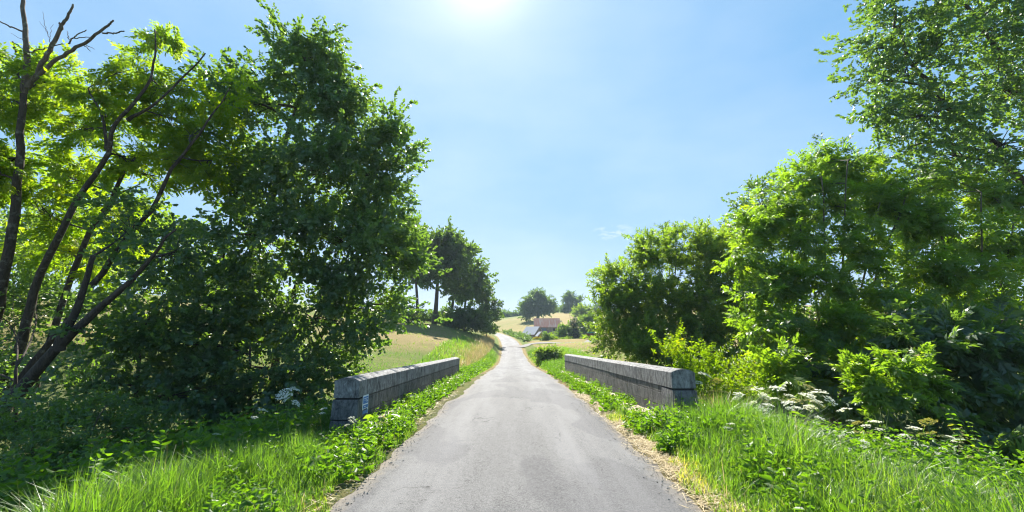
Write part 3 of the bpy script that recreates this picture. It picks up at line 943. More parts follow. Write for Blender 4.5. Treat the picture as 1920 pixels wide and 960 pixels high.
def gz(x, y): return float(ground_z(x, y))
def on_ground(px, py, t, lift=0.0):
    p = at(px, py, t); p[2] = gz(p[0], p[1]) + lift
    return p

# ------------------------------------------------------------------ trees on the left
def S(t, *pp):                                  # stem: photo points at depth t (or (px,py,t))
    return [at(*(p if len(p) == 3 else (p[0], p[1], t))) for p in pp]

b1 = on_ground(500, 770, 15.5)
grow('alder_tree', 'tall dense dark green alder with several stems standing left of the notice parapet', 'tree', b1,
     [([on_ground(425, 780, 15.0)] + S(15.2, (440, 640), (480, 470), (520, 330), (560, 190), (572, 110)), .19, .05),
      ([on_ground(500, 790, 15.6)] + S(15.6, (520, 640), (560, 520), (610, 390), (640, 260)), .15, .04),
      ([on_ground(415, 790, 14.6)] + S(14.5, (400, 640), (415, 500), (440, 380)), .13, .04),
      ([on_ground(530, 790, 16)] + S(16, (590, 650), (650, 540), (705, 430)), .12, .035)],
     [lobe(570, 105, 58, 48, 15.4), lobe(540, 85, 36, 32, 15.2), lobe(608, 88, 30, 30, 15.2), lobe(420, 150, 40, 34, 15.3), lobe(600, 175, 100, 75, 15.3), lobe(480, 195, 95, 60, 15.6),
      lobe(420, 190, 50, 60, 15.4), lobe(664, 235, 85, 68, 15.6), lobe(732, 250, 38, 32, 15.6),
      lobe(668, 158, 32, 32, 15.5), lobe(440, 310, 100, 85, 14.8), lobe(590, 320, 140, 95, 14.6), lobe(715, 330, 75, 80, 15.6), lobe(700, 400, 92, 90, 15.6),
      lobe(480, 440, 140, 105, 14.2), lobe(640, 450, 130, 100, 14.4), lobe(740, 480, 62, 70, 16.2), lobe(590, 590, 130, 90, 14.2), lobe(685, 580, 62, 60, 15.4),
      lobe(430, 600, 110, 90, 13.6), lobe(640, 680, 48, 55, 15.2), lobe(735, 570, 30, 30, 15.6)],
     6000, M['alder_leaf'], M['alder_bark'], 'broad', .225, .58, 320, .38, seed=11, limb_r=.055, spread=(.35, 1.0), thin=.75)

bl = on_ground(30, 775, 11.5)
def dead_top(root, rng):
    b = MB(); T = 12.0
    for pts, r0, r1 in [
        ([(45, 175), (52, 100), (46, 40), (40, -30)], .085, .04),
        ([(52, 165), (85, 110), (110, 60), (125, 35), (137, 8)], .07, .025),
        ([(110, 62), (112, 42)], .03, .02),
        ([(50, 160), (110, 108), (160, 80), (200, 50), (213, 38)], .06, .022),
        ([(192, 62), (215, 62), (233, 58)], .024, .016),
        ([(128, 82), (140, 68), (162, 56)], .022, .012), ([(140, 72), (168, 70)], .014, .01),
        ([(48, 62), (20, 50), (-12, 36)], .028, .014),
        ([(55, 98), (90, 90), (118, 82)], .02, .012),
        ([(30, 98), (24, 78)], .03, .02),
        ([(100, 100), (92, 70), (84, 48), (80, 22)], .010, .004), ([(92, 70), (100, 45)], .006, .003), ([(90, 62), (74, 40)], .006, .003),
        ([(60, 92), (44, 75), (20, 62)], .008, .004),
        ([(130, 75), (126, 58)], .012, .006), ([(155, 82), (170, 96)], .014, .007), ([(160, 84), (178, 92)], .01, .005)]:
        p = np.array(S(T, *pts)); n = len(p); tt = np.linspace(0, 1, n * 5)
        q = np.stack([np.interp(tt, np.linspace(0, 1, n), p[:, k]) for k in range(3)], -1)
        for _ in range(2): q[1:-1] = q[:-2] * .25 + q[1:-1] * .5 + q[2:] * .25
        q[1:-1] += rng.normal(0, .012, q[1:-1].shape)
        b.tube(q, np.linspace(r0, r1, len(q)), 7)
    b.build('dead_branches', M['dead_wood'], root, smooth=True)

LOC = 'leaning locust trees on the stream bank'
grow('locust_tree', 'leaning locust tree with bare dead branches at its top, at the photo edge', 'tree', bl,
     [([on_ground(-60, 800, 11.6)] + S(12, (-20, 640), (5, 520), (32, 380), (36, 290), (44, 175)), .17, .075)],
     [lobe(30, 130, 60, 40, 12.6), lobe(95, 150, 60, 40, 12.8), lobe(-20, 190, 70, 70, 12.4), lobe(50, 210, 70, 40, 12.8), lobe(10, 300, 60, 55, 12.4), lobe(-40, 330, 70, 80, 12.)],
     330, M['locust_leaf'], M['locust_bark'], 'pinnate', .21, .62, 80, .36, LOC, 21, .04, spread=(.3, 1), thin=.5, extra_dead=dead_top)
grow('locust_tree', 'leaning locust tree with the brightest yellow-green crown, mottled trunk', 'tree', on_ground(0, 800, 11.2),
     [([on_ground(-30, 820, 11)] + S(12, (40, 620), (90, 490), (150, 370), (200, 275), (250, 205), (292, 120), (290, 55)), .135, .016),
      (S(12.2, (200, 280), (195, 225), (165, 165)), .05, .02), (S(12.2, (240, 225), (300, 190), (385, 100)), .05, .018)],
     [lobe(180, 170, 75, 45, 12.8), lobe(255, 130, 60, 40, 13), lobe(315, 90, 40, 38, 13), lobe(300, 170, 80, 50, 13.2), lobe(215, 225, 85, 40, 12.8), lobe(140, 245, 60, 50, 12.6),
      lobe(330, 225, 50, 45, 13.4), lobe(235, 300, 70, 40, 12.8)],
     430, M['locust_leaf'], M['locust_bark'], 'pinnate', .21, .62, 150, .22, LOC, 22, .035, spread=(.3, 1), thin=.5)
grow('locust_tree', 'slim locust tree leaning right beneath the yellow-green crown, thin foliage', 'tree', on_ground(60, 800, 11.8),
     [([on_ground(40, 800, 12)] + S(12.8, (105, 590), (165, 450), (215, 360), (240, 310), (262, 285)), .11, .03),
      (S(12.8, (190, 395), (225, 362), (262, 345)), .03, .012)],
     [lobe(120, 330, 100, 50, 13.2), lobe(70, 390, 80, 60, 13.), lobe(200, 410, 80, 50, 13.4), lobe(130, 470, 110, 50, 13.6), lobe(290, 330, 40, 40, 13.6)],
     290, M['locust_leaf'], M['locust_bark'], 'pinnate', .21, .62, 80, .36, LOC, 23, .03, spread=(.3, 1), thin=.5)
grow('locust_tree', 'locust tree with long diagonal trunk disappearing into the tall alder crown', 'tree', on_ground(60, 800, 10.6),
     [([on_ground(-40, 840, 10.2)] + S(11.4, (60, 690), (140, 590), (215, 475), (300, 365), (370, 260), (430, 165)), .14, .015)],
     [lobe(370, 250, 60, 50, 13), lobe(400, 300, 50, 40, 13.2), lobe(340, 300, 50, 40, 12.8), lobe(420, 190, 40, 35, 13)],
     150, M['locust_leaf'], M['locust_bark'], 'pinnate', .21, .62, 40, .33, LOC, 24, .03, spread=(.3, 1), thin=.5)
grow('fallen_trunk_tree', 'thick dark trunk leaning low over the stream bank, lowest of the diagonal trunks', 'tree', on_ground(0, 850, 9.6),
     [([on_ground(-90, 860, 9.2)] + S(9.8, (30, 735), (110, 650), (190, 575), (260, 510), (330, 430)), .185, .025),
      (S(9.8, (110, 655), (150, 560), (175, 480)), .10, .05)],
     [lobe(330, 470, 80, 60, 10.8), lobe(250, 420, 60, 50, 11)],
     230, M['dark_leaf'], M['alder_bark'], 'broad', .2, .5, 30, .32, None, 25, .03)

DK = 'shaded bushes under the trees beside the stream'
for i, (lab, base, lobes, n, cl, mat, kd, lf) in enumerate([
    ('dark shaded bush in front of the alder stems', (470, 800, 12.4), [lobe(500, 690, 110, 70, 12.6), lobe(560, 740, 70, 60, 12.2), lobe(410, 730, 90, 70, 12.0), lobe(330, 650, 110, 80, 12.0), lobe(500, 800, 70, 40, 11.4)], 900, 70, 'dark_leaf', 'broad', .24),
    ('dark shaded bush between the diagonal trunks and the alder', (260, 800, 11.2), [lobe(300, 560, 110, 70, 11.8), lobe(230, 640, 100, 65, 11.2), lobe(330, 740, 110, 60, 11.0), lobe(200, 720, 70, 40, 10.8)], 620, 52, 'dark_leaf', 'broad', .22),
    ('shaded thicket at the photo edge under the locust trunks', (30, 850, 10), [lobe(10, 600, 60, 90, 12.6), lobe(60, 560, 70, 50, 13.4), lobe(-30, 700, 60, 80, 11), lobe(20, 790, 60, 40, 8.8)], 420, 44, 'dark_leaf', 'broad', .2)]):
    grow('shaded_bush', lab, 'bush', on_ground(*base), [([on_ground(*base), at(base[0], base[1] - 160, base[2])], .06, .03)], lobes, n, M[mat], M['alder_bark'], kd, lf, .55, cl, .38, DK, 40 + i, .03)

grow('sunlit_bush', 'sunlit pale green bush seen between the leaning trunks', 'bush', on_ground(150, 640, 27),
     [([on_ground(150, 660, 27), at(150, 480, 27)], .1, .05)],
     [lobe(60, 470, 100, 60, 27), lobe(170, 500, 100, 60, 26), lobe(60, 560, 80, 50, 25), lobe(240, 420, 90, 60, 28), lobe(330, 480, 90, 60, 27), lobe(120, 390, 90, 50, 28), lobe(-40, 420, 90, 90, 27), lobe(430, 540, 90, 60, 26), lobe(230, 590, 90, 40, 25)],
     1500, M['sallow_leaf'], M['alder_bark'], 'broad', .22, 1.0, 150, .7, seed=51, limb_r=.05)
grow('bramble_bush', 'sprawling sunflecked bramble in the lower corner beside the long grass', 'bush', on_ground(70, 900, 6.6),
     [([on_ground(70, 900, 6.6), at(60, 800, 6.6)], .02, .01), ([on_ground(120, 880, 7), at(200, 760, 7)], .018, .008)],
     [lobe(30, 800, 70, 50, 7.2), lobe(110, 790, 60, 40, 7.4), lobe(60, 860, 80, 50, 6.4), lobe(190, 770, 50, 26, 7.6), lobe(10, 910, 50, 50, 5.6), lobe(250, 800, 70, 26, 7.8), lobe(140, 850, 60, 30, 6.6)],
     900, M['bramble_leaf'], M['twig'], 'palmate', .2, .36, 90, .2, None, 52, .012)

# ------------------------------------------------------------------ trees on the right
def shrub_stems(t, base, tips, r=.05):
    b = on_ground(*base)
    return [([b + np.random.default_rng(i).normal(0, .12, 3) * [1, 1, 0]] + [at((base[0] * .55 + x * .45), (base[1] * .5 + y * .5), t), at(x, y, t)], r, r * .3) for i, (x, y) in enumerate(tips)]

grow('sallow_bush', 'broad rounded grey-green sallow bush standing behind the far end of the plain parapet', 'bush', on_ground(1250, 690, 21.5),
     shrub_stems(22, (1250, 700, 21.5), [(1170, 560), (1230, 520), (1300, 500), (1350, 540), (1270, 470)], .07),
     recede([(1165, 520, 40, 40), (1140, 570, 26, 44), (1225, 480, 50, 40), (1300, 475, 60, 42), (1265, 440, 24, 18), (1360, 480, 50, 46), (1180, 580, 48, 40), (1240, 550, 60, 46), (1310, 550, 60, 46), (1380, 550, 50, 50), (1150, 630, 28, 34), (1200, 625, 60, 36), (1270, 620, 64, 40), (1340, 620, 60, 44), (1260, 660, 70, 30), (1350, 665, 50, 30), (1220, 655, 60, 30, -.6), (1300, 680, 80, 30, -.8), (1390, 660, 50, 40, -.8), (1405, 600, 40, 50)], 19.2, 660, 1.6),
     4700, M['sallow_leaf'], M['twig'], 'narrow', .28, .6, 330, .36, seed=61, limb_r=.03, droop=.35, spread=(.35, 1), thin=.75)
grow('birch_tree', 'blue-green tree top rising behind the sallow bush and ash shrub', 'tree', on_ground(1430, 660, 33),
     [([on_ground(1430, 660, 33), at(1430, 520, 33), at(1428, 360, 33)], .16, .04)],
     [lobe(1420, 370, 40, 32, 33), lobe(1460, 360, 30, 30, 33), lobe(1400, 400, 36, 32, 33), lobe(1440, 420, 60, 40, 33), lobe(1410, 450, 40, 30, 33), lobe(1480, 430, 50, 50, 33), lobe(1450, 500, 50, 60, 33)],
     620, M['dark_leaf'], M['alder_bark'], 'broad', .2, 1.0, 64, .62, seed=62, limb_r=.05)
grow('ash_shrub', 'tall feathery bright green ash shrub, largest bush on the right', 'bush', on_ground(1560, 760, 12.4),
     shrub_stems(13.5, (1560, 790, 12.4), [(1540, 330), (1590, 300), (1500, 420), (1650, 380), (1700, 360), (1480, 520), (1800, 400)], .06),
     recede([(1540, 288, 20, 16), (1550, 305, 30, 26), (1585, 312, 36, 28), (1512, 330, 34, 26), (1520, 350, 40, 34), (1470, 372, 36, 26), (1425, 410, 32, 28), (1400, 470, 30, 40), (1415, 560, 34, 40), (1420, 640, 40, 44, -.4), (1450, 700, 50, 40, -.6), (1635, 330, 44, 36), (1480, 390, 46, 34), (1560, 385, 60, 40), (1640, 385, 60, 40), (1435, 440, 44, 40), (1510, 450, 60, 40), (1600, 460, 70, 44), (1690, 420, 60, 50),
      (1440, 520, 44, 50), (1520, 530, 64, 46), (1610, 540, 70, 50), (1455, 600, 50, 46), (1540, 610, 64, 46), (1500, 680, 56, 46), (1600, 630, 60, 46), (1560, 700, 50, 40)], 10.6, 700, 1.15),
     1500, M['ash_leaf'], M['twig'], 'pinnate', .20, .62, 330, .25, seed=63, limb_r=.022, spread=(.3, 1), thin=.7)
grow('ash_shrub', 'feathery ash shrub in front of the alder trunk at the right photo edge', 'bush', on_ground(1830, 800, 12),
     shrub_stems(13, (1830, 810, 12), [(1760, 380), (1840, 360), (1900, 420), (1700, 500), (1860, 560)], .06),
     recede([(1720, 350, 50, 36), (1790, 340, 50, 34), (1860, 370, 54, 40), (1920, 380, 50, 44), (1740, 420, 60, 44), (1830, 440, 64, 46), (1910, 460, 60, 54), (1720, 500, 60, 46), (1800, 520, 64, 50), (1890, 550, 64, 54), (1690, 580, 54, 46), (1770, 600, 64, 46), (1860, 640, 70, 50)], 10.4, 700, 1.1),
     760, M['ash_leaf'], M['twig'], 'pinnate', .20, .62, 180, .27, seed=64, limb_r=.022, spread=(.3, 1), thin=.7)
grow('alder_tree', 'alder leaning in from the right edge with long dark limb across the sky', 'tree', on_ground(2020, 700, 15.5),
     [([on_ground(2090, 700, 15.5)] + S(15.5, (2010, 460), (1915, 330), (1870, 280), (1800, 222), (1745, 170), (1700, 95), (1680, 30)), .2, .04),
      (S(15.3, (1990, 430), (1960, 260), (1900, 140), (1840, 50), (1790, -20)), .14, .05)],
     [lobe(1640, 90, 48, 45, 15.2), lobe(1690, 40, 70, 45, 15.2), lobe(1620, 150, 36, 32, 15), lobe(1640, 195, 46, 36, 15), lobe(1690, 140, 60, 50, 15.4), lobe(1700, 220, 70, 50, 15), lobe(1705, 275, 50, 34, 14.8), lobe(1850, 340, 80, 40, 14.8), lobe(1760, 90, 70, 60, 15.2), lobe(1770, 190, 80, 60, 14.8), lobe(1780, 290, 80, 50, 14.8),
      lobe(1850, 60, 70, 70, 15.6), lobe(1870, 160, 80, 70, 15.2), lobe(1880, 270, 80, 60, 15.2), lobe(1940, 120, 70, 110, 15.8), lobe(1760, -20, 110, 50, 15.4), lobe(1900, -30, 90, 60, 15.6), lobe(1660, -30, 40, 30, 15.2)],
     2700, M['alder_leaf'], M['alder_bark'], 'broad', .22, .52, 260, .38, seed=65, limb_r=.06, spread=(.3, 1), thin=.8)
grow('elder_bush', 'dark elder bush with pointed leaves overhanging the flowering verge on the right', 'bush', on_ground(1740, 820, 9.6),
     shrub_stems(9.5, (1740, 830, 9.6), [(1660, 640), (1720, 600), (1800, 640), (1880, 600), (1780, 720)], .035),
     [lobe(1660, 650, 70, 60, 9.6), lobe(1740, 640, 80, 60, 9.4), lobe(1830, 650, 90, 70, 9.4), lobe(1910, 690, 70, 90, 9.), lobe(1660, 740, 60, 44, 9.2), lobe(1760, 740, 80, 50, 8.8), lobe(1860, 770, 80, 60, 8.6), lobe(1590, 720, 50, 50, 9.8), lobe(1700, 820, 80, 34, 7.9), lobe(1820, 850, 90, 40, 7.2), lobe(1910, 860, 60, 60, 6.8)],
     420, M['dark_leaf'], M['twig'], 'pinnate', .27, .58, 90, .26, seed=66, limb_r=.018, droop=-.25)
grow('young_elder', 'low elder sprout with sunlit bright pointed leaves before the dark elder bush', 'shrub', on_ground(1650, 800, 7.8),
     shrub_stems(7.8, (1650, 810, 7.8), [(1620, 700), (1690, 690), (1650, 735)], .018),
     [lobe(1620, 700, 32, 18, 7.8), lobe(1700, 680, 30, 18, 7.8), lobe(1660, 730, 44, 22, 7.6), lobe(1730, 720, 30, 24, 7.7)],
     110, M['ash_leaf'], M['stem'], 'pinnate', .27, .36, 20, .16, seed=67, limb_r=.008)
grow('young_hazel', 'yellow-green sunlit young shrub growing behind the near end of the plain parapet', 'shrub', on_ground(1320, 780, 9.6),
     shrub_stems(9.6, (1310, 790, 9.6), [(1262, 640), (1290, 650), (1335, 655), (1370, 680), (1390, 690), (1270, 690), (1345, 720)], .018),
     [lobe(1265, 655, 30, 34, 9.8), lobe(1290, 690, 34, 40, 9.7), lobe(1335, 680, 34, 40, 9.6), lobe(1385, 700, 36, 34, 9.5), lobe(1330, 735, 50, 40, 9.2), lobe(1380, 750, 40, 30, 9.)],
     430, M['lime_leaf'], M['twig'], 'palmate', .23, .36, 56, .17, seed=68, limb_r=.008, droop=.6, bias=.6)
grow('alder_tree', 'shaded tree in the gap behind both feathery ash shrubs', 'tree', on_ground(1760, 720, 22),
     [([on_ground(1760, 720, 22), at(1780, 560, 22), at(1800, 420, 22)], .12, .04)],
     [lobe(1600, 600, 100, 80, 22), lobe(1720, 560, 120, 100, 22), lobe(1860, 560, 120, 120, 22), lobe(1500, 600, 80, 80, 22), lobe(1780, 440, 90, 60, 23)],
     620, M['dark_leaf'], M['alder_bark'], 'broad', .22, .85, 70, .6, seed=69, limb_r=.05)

# ------------------------------------------------------------------ far trees
def far_tree(name, label, cat, px, pbase, t, lobes, n, mat='oak_leaf', kind='broad', leaf=.34, ss=1.5, cl=40, cr=.8, group=None, seed=1, tr=.3, lean=0, top=None, stems=None):
    b = on_ground(px, pbase, t)
    ty = top if top is not None else min(l[0][2] for l in lobes)
    tp = np.array([b[0] + lean, b[1], max(l[0][2] for l in lobes)])
    st = [([b - [0, 0, .3], b * .5 + tp * .5, tp], tr, tr * .25)]
    lb = [lobe(*l) if not isinstance(l[0], np.ndarray) else l for l in lobes]
    tp[:2] = np.mean([l[0][:2] for l in lb], axis=0) * .6 + b[:2] * .4; tp[2] = max(l[0][2] - l[1][2] * 1.0 for l in lb)
    st = [([b - [0, 0, .3], b * .5 + tp * .5, tp], tr, tr * .25)]
    return grow(name, label, cat, b, st, lb, int(n * 1.9), M[mat], M['far_bark'], kind, leaf, ss * .8, int(cl * 1.3), cr * .95, group, seed, tr * .5, spread=(.2, 1))
def FL(*a): return lobe(*a)
OG = 'oaks in the row on the left meadow'
for i, (lab, px, pb, t, ls, n, tr) in enumerate([
    ('tall oak partly hidden by the alder crown, first of the meadow row', 785, 592, 66, [FL(770, 460, 40, 40, 66), FL(750, 500, 36, 36, 66), FL(790, 510, 30, 30, 66), FL(760, 440, 34, 26, 66)], 380, .34),
    ('tallest oak of the meadow row, with the thickest dark trunk', 814, 604, 70, [FL(835, 440, 30, 20, 70), FL(855, 460, 26, 22, 70), FL(815, 470, 34, 32, 70), FL(850, 490, 34, 30, 70), FL(825, 520, 34, 26, 70), FL(800, 450, 20, 24, 70)], 560, .48),
    ('oak in the middle of the meadow row with a drooping crown', 846, 606, 74, [FL(868, 490, 24, 22, 74), FL(880, 470, 14, 10, 74), FL(858, 520, 28, 24, 74), FL(850, 545, 24, 14, 74), FL(840, 500, 20, 24, 75)], 330, .36),
    ('slim oak of the meadow row with a crown tuft standing out against the sky', 866, 606, 78, [FL(892, 500, 16, 12, 78), FL(906, 520, 10, 7, 78), FL(885, 525, 20, 18, 78), FL(895, 545, 20, 14, 78), FL(870, 550, 18, 14, 78)], 240, .28)]):
    far_tree('oak_tree', lab, 'tree', px, pb, t, ls, n, group=OG, seed=80 + i, tr=tr, cl=46, cr=.85)
SG = 'bushes at the foot of the meadow oaks'
for i, (lab, px, pb, t, ls, n) in enumerate([
    ('dark bush spreading under the middle of the meadow oaks', 870, 612, 72, [FL(865, 592, 28, 20, 72), FL(885, 592, 24, 20, 72), FL(845, 602, 24, 11, 72), FL(898, 608, 22, 9, 72)], 420),
    ('rounded dark bush where the meadow oaks meet the lane', 912, 616, 80, [FL(905, 560, 18, 18, 80), FL(918, 580, 16, 22, 80), FL(905, 595, 20, 16, 80), FL(922, 600, 11, 12, 80), FL(915, 612, 17, 9, 80)], 420),
    ('low dark bush behind the thick oak trunk', 830, 606, 76, [FL(828, 596, 20, 13, 76), FL(800, 600, 22, 9, 76)], 220),
    ('low bush beside the trunk of the oak nearest the alder', 772, 604, 64, [FL(765, 590, 24, 13, 64), FL(740, 585, 20, 16, 64)], 170)]):
    far_tree('meadow_bush', lab, 'bush', px, pb, t, ls, n, group=SG, seed=90 + i, tr=.1, cl=26, cr=.7, leaf=.32, ss=1.2)
far_tree('oak_tree', 'lone broad oak standing in the ripe field above the barn', 'tree', 1009, 602, 200,
         [FL(1008, 556, 17, 10, 200), FL(992, 566, 14, 9, 200), FL(1024, 566, 12, 9, 200), FL(986, 574, 8, 7, 200), FL(1005, 574, 20, 11, 200), FL(1027, 578, 10, 8, 200), FL(994, 585, 9, 6, 200), FL(1020, 586, 11, 5, 200), FL(990, 592, 3, 4, 200), FL(1034, 576, 5, 5, 200)],
         950, leaf=.3, ss=2.4, cl=70, cr=1.35, seed=101, tr=.85)
far_tree('oak_tree', 'open-crowned oak on the skyline right of the lone broad oak', 'tree', 1074, 585, 250,
         [FL(1072, 552, 10, 6, 250), FL(1062, 562, 8, 7, 250), FL(1079, 563, 9, 8, 250), FL(1070, 574, 12, 8, 250), FL(1064, 580, 9, 5, 250), FL(1083, 577, 6, 7, 250)], 420, leaf=.3, ss=2.4, cl=44, cr=1.3, seed=102, tr=.7)
HG = 'trees in the hedgerow on the far hill crest'
for i, (x, y0, y1, t, r) in enumerate([(945, 582, 600, 262, 7), (958, 584, 598, 265, 6), (967, 583, 597, 266, 6), (976, 583, 596, 266, 7), (1036, 576, 593, 262, 8), (1045, 580, 591, 262, 6), (1053, 578, 589, 262, 8), (1060, 575, 588, 262, 8), (1112, 577, 584, 270, 7), (1122, 574, 583, 270, 7), (987, 582, 595, 266, 6), (936, 586, 602, 260, 6)]):
    lab = {0: 'pale round hedgerow tree on the crest left of the lone oak', 4: 'hedgerow tree close behind the lone oak, on its right', 8: 'hedgerow tree on the crest beyond the round field bush', 9: 'hedgerow tree on the crest, half hidden by the sallow bush'}.get(i)
    if lab is None: lab = 'small dark tree in the crest hedgerow left of the lone oak' if x < 1000 else 'small dark tree in the crest hedgerow between the two skyline oaks'
    far_tree('hedgerow_tree', lab, 'tree', x, y1, t, [FL(x, (y0 + y1) / 2 + 1, r, (y1 - y0) * .55, t), FL(x + 4, (y0 + y1) / 2 + 3, r * .8, (y1 - y0) * .4, t)], 110, leaf=.34, ss=2.6, cl=14, cr=1.3, group=HG, seed=110 + i, tr=.3)
far_tree('field_bush', 'round pale green bush on the ripe field edge below the skyline oak', 'bush', 1092, 598, 175, [FL(1092, 584, 13, 10, 175), FL(1086, 588, 8, 7, 175), FL(1100, 588, 8, 7, 175)], 260, 'sallow_leaf', leaf=.3, ss=1.9, cl=24, cr=1.0, seed=131, tr=.2)
far_tree('willow_tree', 'pale yellow-green willow behind the dark conifer', 'tree', 1103, 640, 108, [FL(1100, 604, 16, 11, 108), FL(1110, 615, 18, 16, 108), FL(1096, 622, 12, 14, 108), FL(1118, 600, 12, 12, 108)], 420, 'willow_leaf', 'narrow', .3, 1.5, 40, .8, None, 132, .2)
far_tree('garden_tree', 'rounded green tree in the garden right of the barn', 'tree', 1063, 640, 104, [FL(1062, 618, 17, 9, 104), FL(1056, 627, 13, 9, 104), FL(1072, 625, 12, 9, 104), FL(1066, 632, 14, 6, 104)], 400, 'willow_leaf', 'broad', .26, 1.2, 34, .65, None, 133, .16)
far_tree('conifer_tree', 'narrow pointed dark conifer between garden tree and pale willow', 'tree', 1078, 643, 103, [FL(1077, 600, 2, 5, 103), FL(1077, 609, 5, 6, 103), FL(1078, 619, 8, 7, 103), FL(1079, 630, 11, 8, 103), FL(1085, 638, 14, 6, 103)], 420, 'conifer_leaf', 'needle', .22, 1.3, 44, .5, None, 134, .2)
far_tree('sapling', 'thin pale sapling on the dry grass in front of the dark conifer', 'tree', 1093, 643, 88, [FL(1092, 633, 4, 4, 88), FL(1094, 638, 3, 3, 88)], 40, 'willow_leaf', 'broad', .26, .7, 8, .3, None, 135, .05)
far_tree('garden_shrub', 'dark conical shrub standing before the barn wall by the drive', 'shrub', 1024, 643, 88, [FL(1024, 630, 5, 5, 88), FL(1024, 637, 8, 6, 88)], 130, 'dark_leaf', 'broad', .26, .8, 14, .35, None, 136, .06)
far_tree('garden_shrub', 'bright green rounded shrub to the right of the dark conical shrub', 'shrub', 1034, 643, 92, [FL(1034, 635, 9, 6, 92)], 110, 'lime_leaf', 'broad', .26, .8, 12, .4, None, 137, .06)
far_tree('garden_hedge', 'low clipped hedge below the rounded garden tree', 'hedge', 1058, 644, 94, [FL(1050, 639, 8, 4, 94), FL(1062, 639, 10, 4, 94)], 120, 'sallow_leaf', 'broad', .24, .8, 14, .35, None, 138, .05)
YG = 'yellow flowering shrubs before the farm annex'
for i, (x, lab) in enumerate([(1002.5, 'leftmost of the three yellow flowering shrubs before the annex'), (1008.5, 'middle one of the three yellow flowering shrubs before the annex'), (1013, 'rightmost of the three yellow flowering shrubs before the annex')]):
    far_tree('yellow_shrub', lab, 'shrub', x, 640, 100, [FL(x, 635.5, 3.2, 3, 100)], 60, 'yellow_petal', 'broad', .26, .5, 8, .2, YG, 140 + i, .04)
BG = 'bushes left of the farm annex'
for i, (x, y, r, lab) in enumerate([(983, 632, 4.5, 'dark bush left of the annex, nearer the lane'), (990, 634, 4, 'dark bush close against the annex roof'), (976, 630, 4, 'small reddish-dark bush by the roadside hedge end')]):
    far_tree('farm_bush', lab, 'bush', x, y + 6, 105, [FL(x, y, r, r, 105)], 70, 'dark_leaf', 'broad', .26, .7, 8, .3, BG, 150 + i, .04)
# roadside hedge beyond the dip
hb = MB(); hl = []
for k, yq in enumerate(np.linspace(92, 150, 15)):
    x = float(road_x(yq)) + 3.6 + (.4 if k % 2 else 0)
    z = gz(x, yq)
    hl.append((np.array([x, yq, z + .55]), np.array([1.0, 2.4, .6 + .15 * (k % 3)]), 1.0))
p0 = np.array([float(road_x(94.)) + 3.6, 94., gz(float(road_x(94.)) + 3.6, 94.)])
grow('roadside_hedge', 'low grey-green hedge along the right side of the climbing lane', 'hedge', p0,
     [([p0, hl[3][0], hl[7][0], hl[11][0], hl[14][0]], .06, .03)], hl, 620, M['dark_leaf'], M['far_bark'], 'broad', .3, .8, 60, .35, None, 160, .03)

# roadside bush and meadow bush
far_tree('roadside_bush', 'round dense green bush on the verge beyond the plain parapet', 'bush', 1030, 684, 39, [FL(1030, 664, 19, 15, 39), FL(1018, 667, 13, 13, 38.5), FL(1040, 669, 12, 13, 39), FL(1028, 674, 21, 10, 38.5)], 900, 'sallow_leaf', 'broad', .25, .5, 44, .25, None, 170, .04)
far_tree('meadow_scrub', 'small grey-brown scrub bush in the left meadow above the notice parapet', 'bush', 740, 664, 38, [FL(742, 658, 14, 7, 38), FL(728, 660, 10, 6, 38)], 130, 'dark_leaf', 'narrow', .25, .45, 18, .25, None, 171, .03)

# ------------------------------------------------------------------ farm
def rotz(a):
    c, s = math.cos(a), math.sin(a)
    return np.array([[c, -s, 0], [s, c, 0], [0, 0, 1.]])

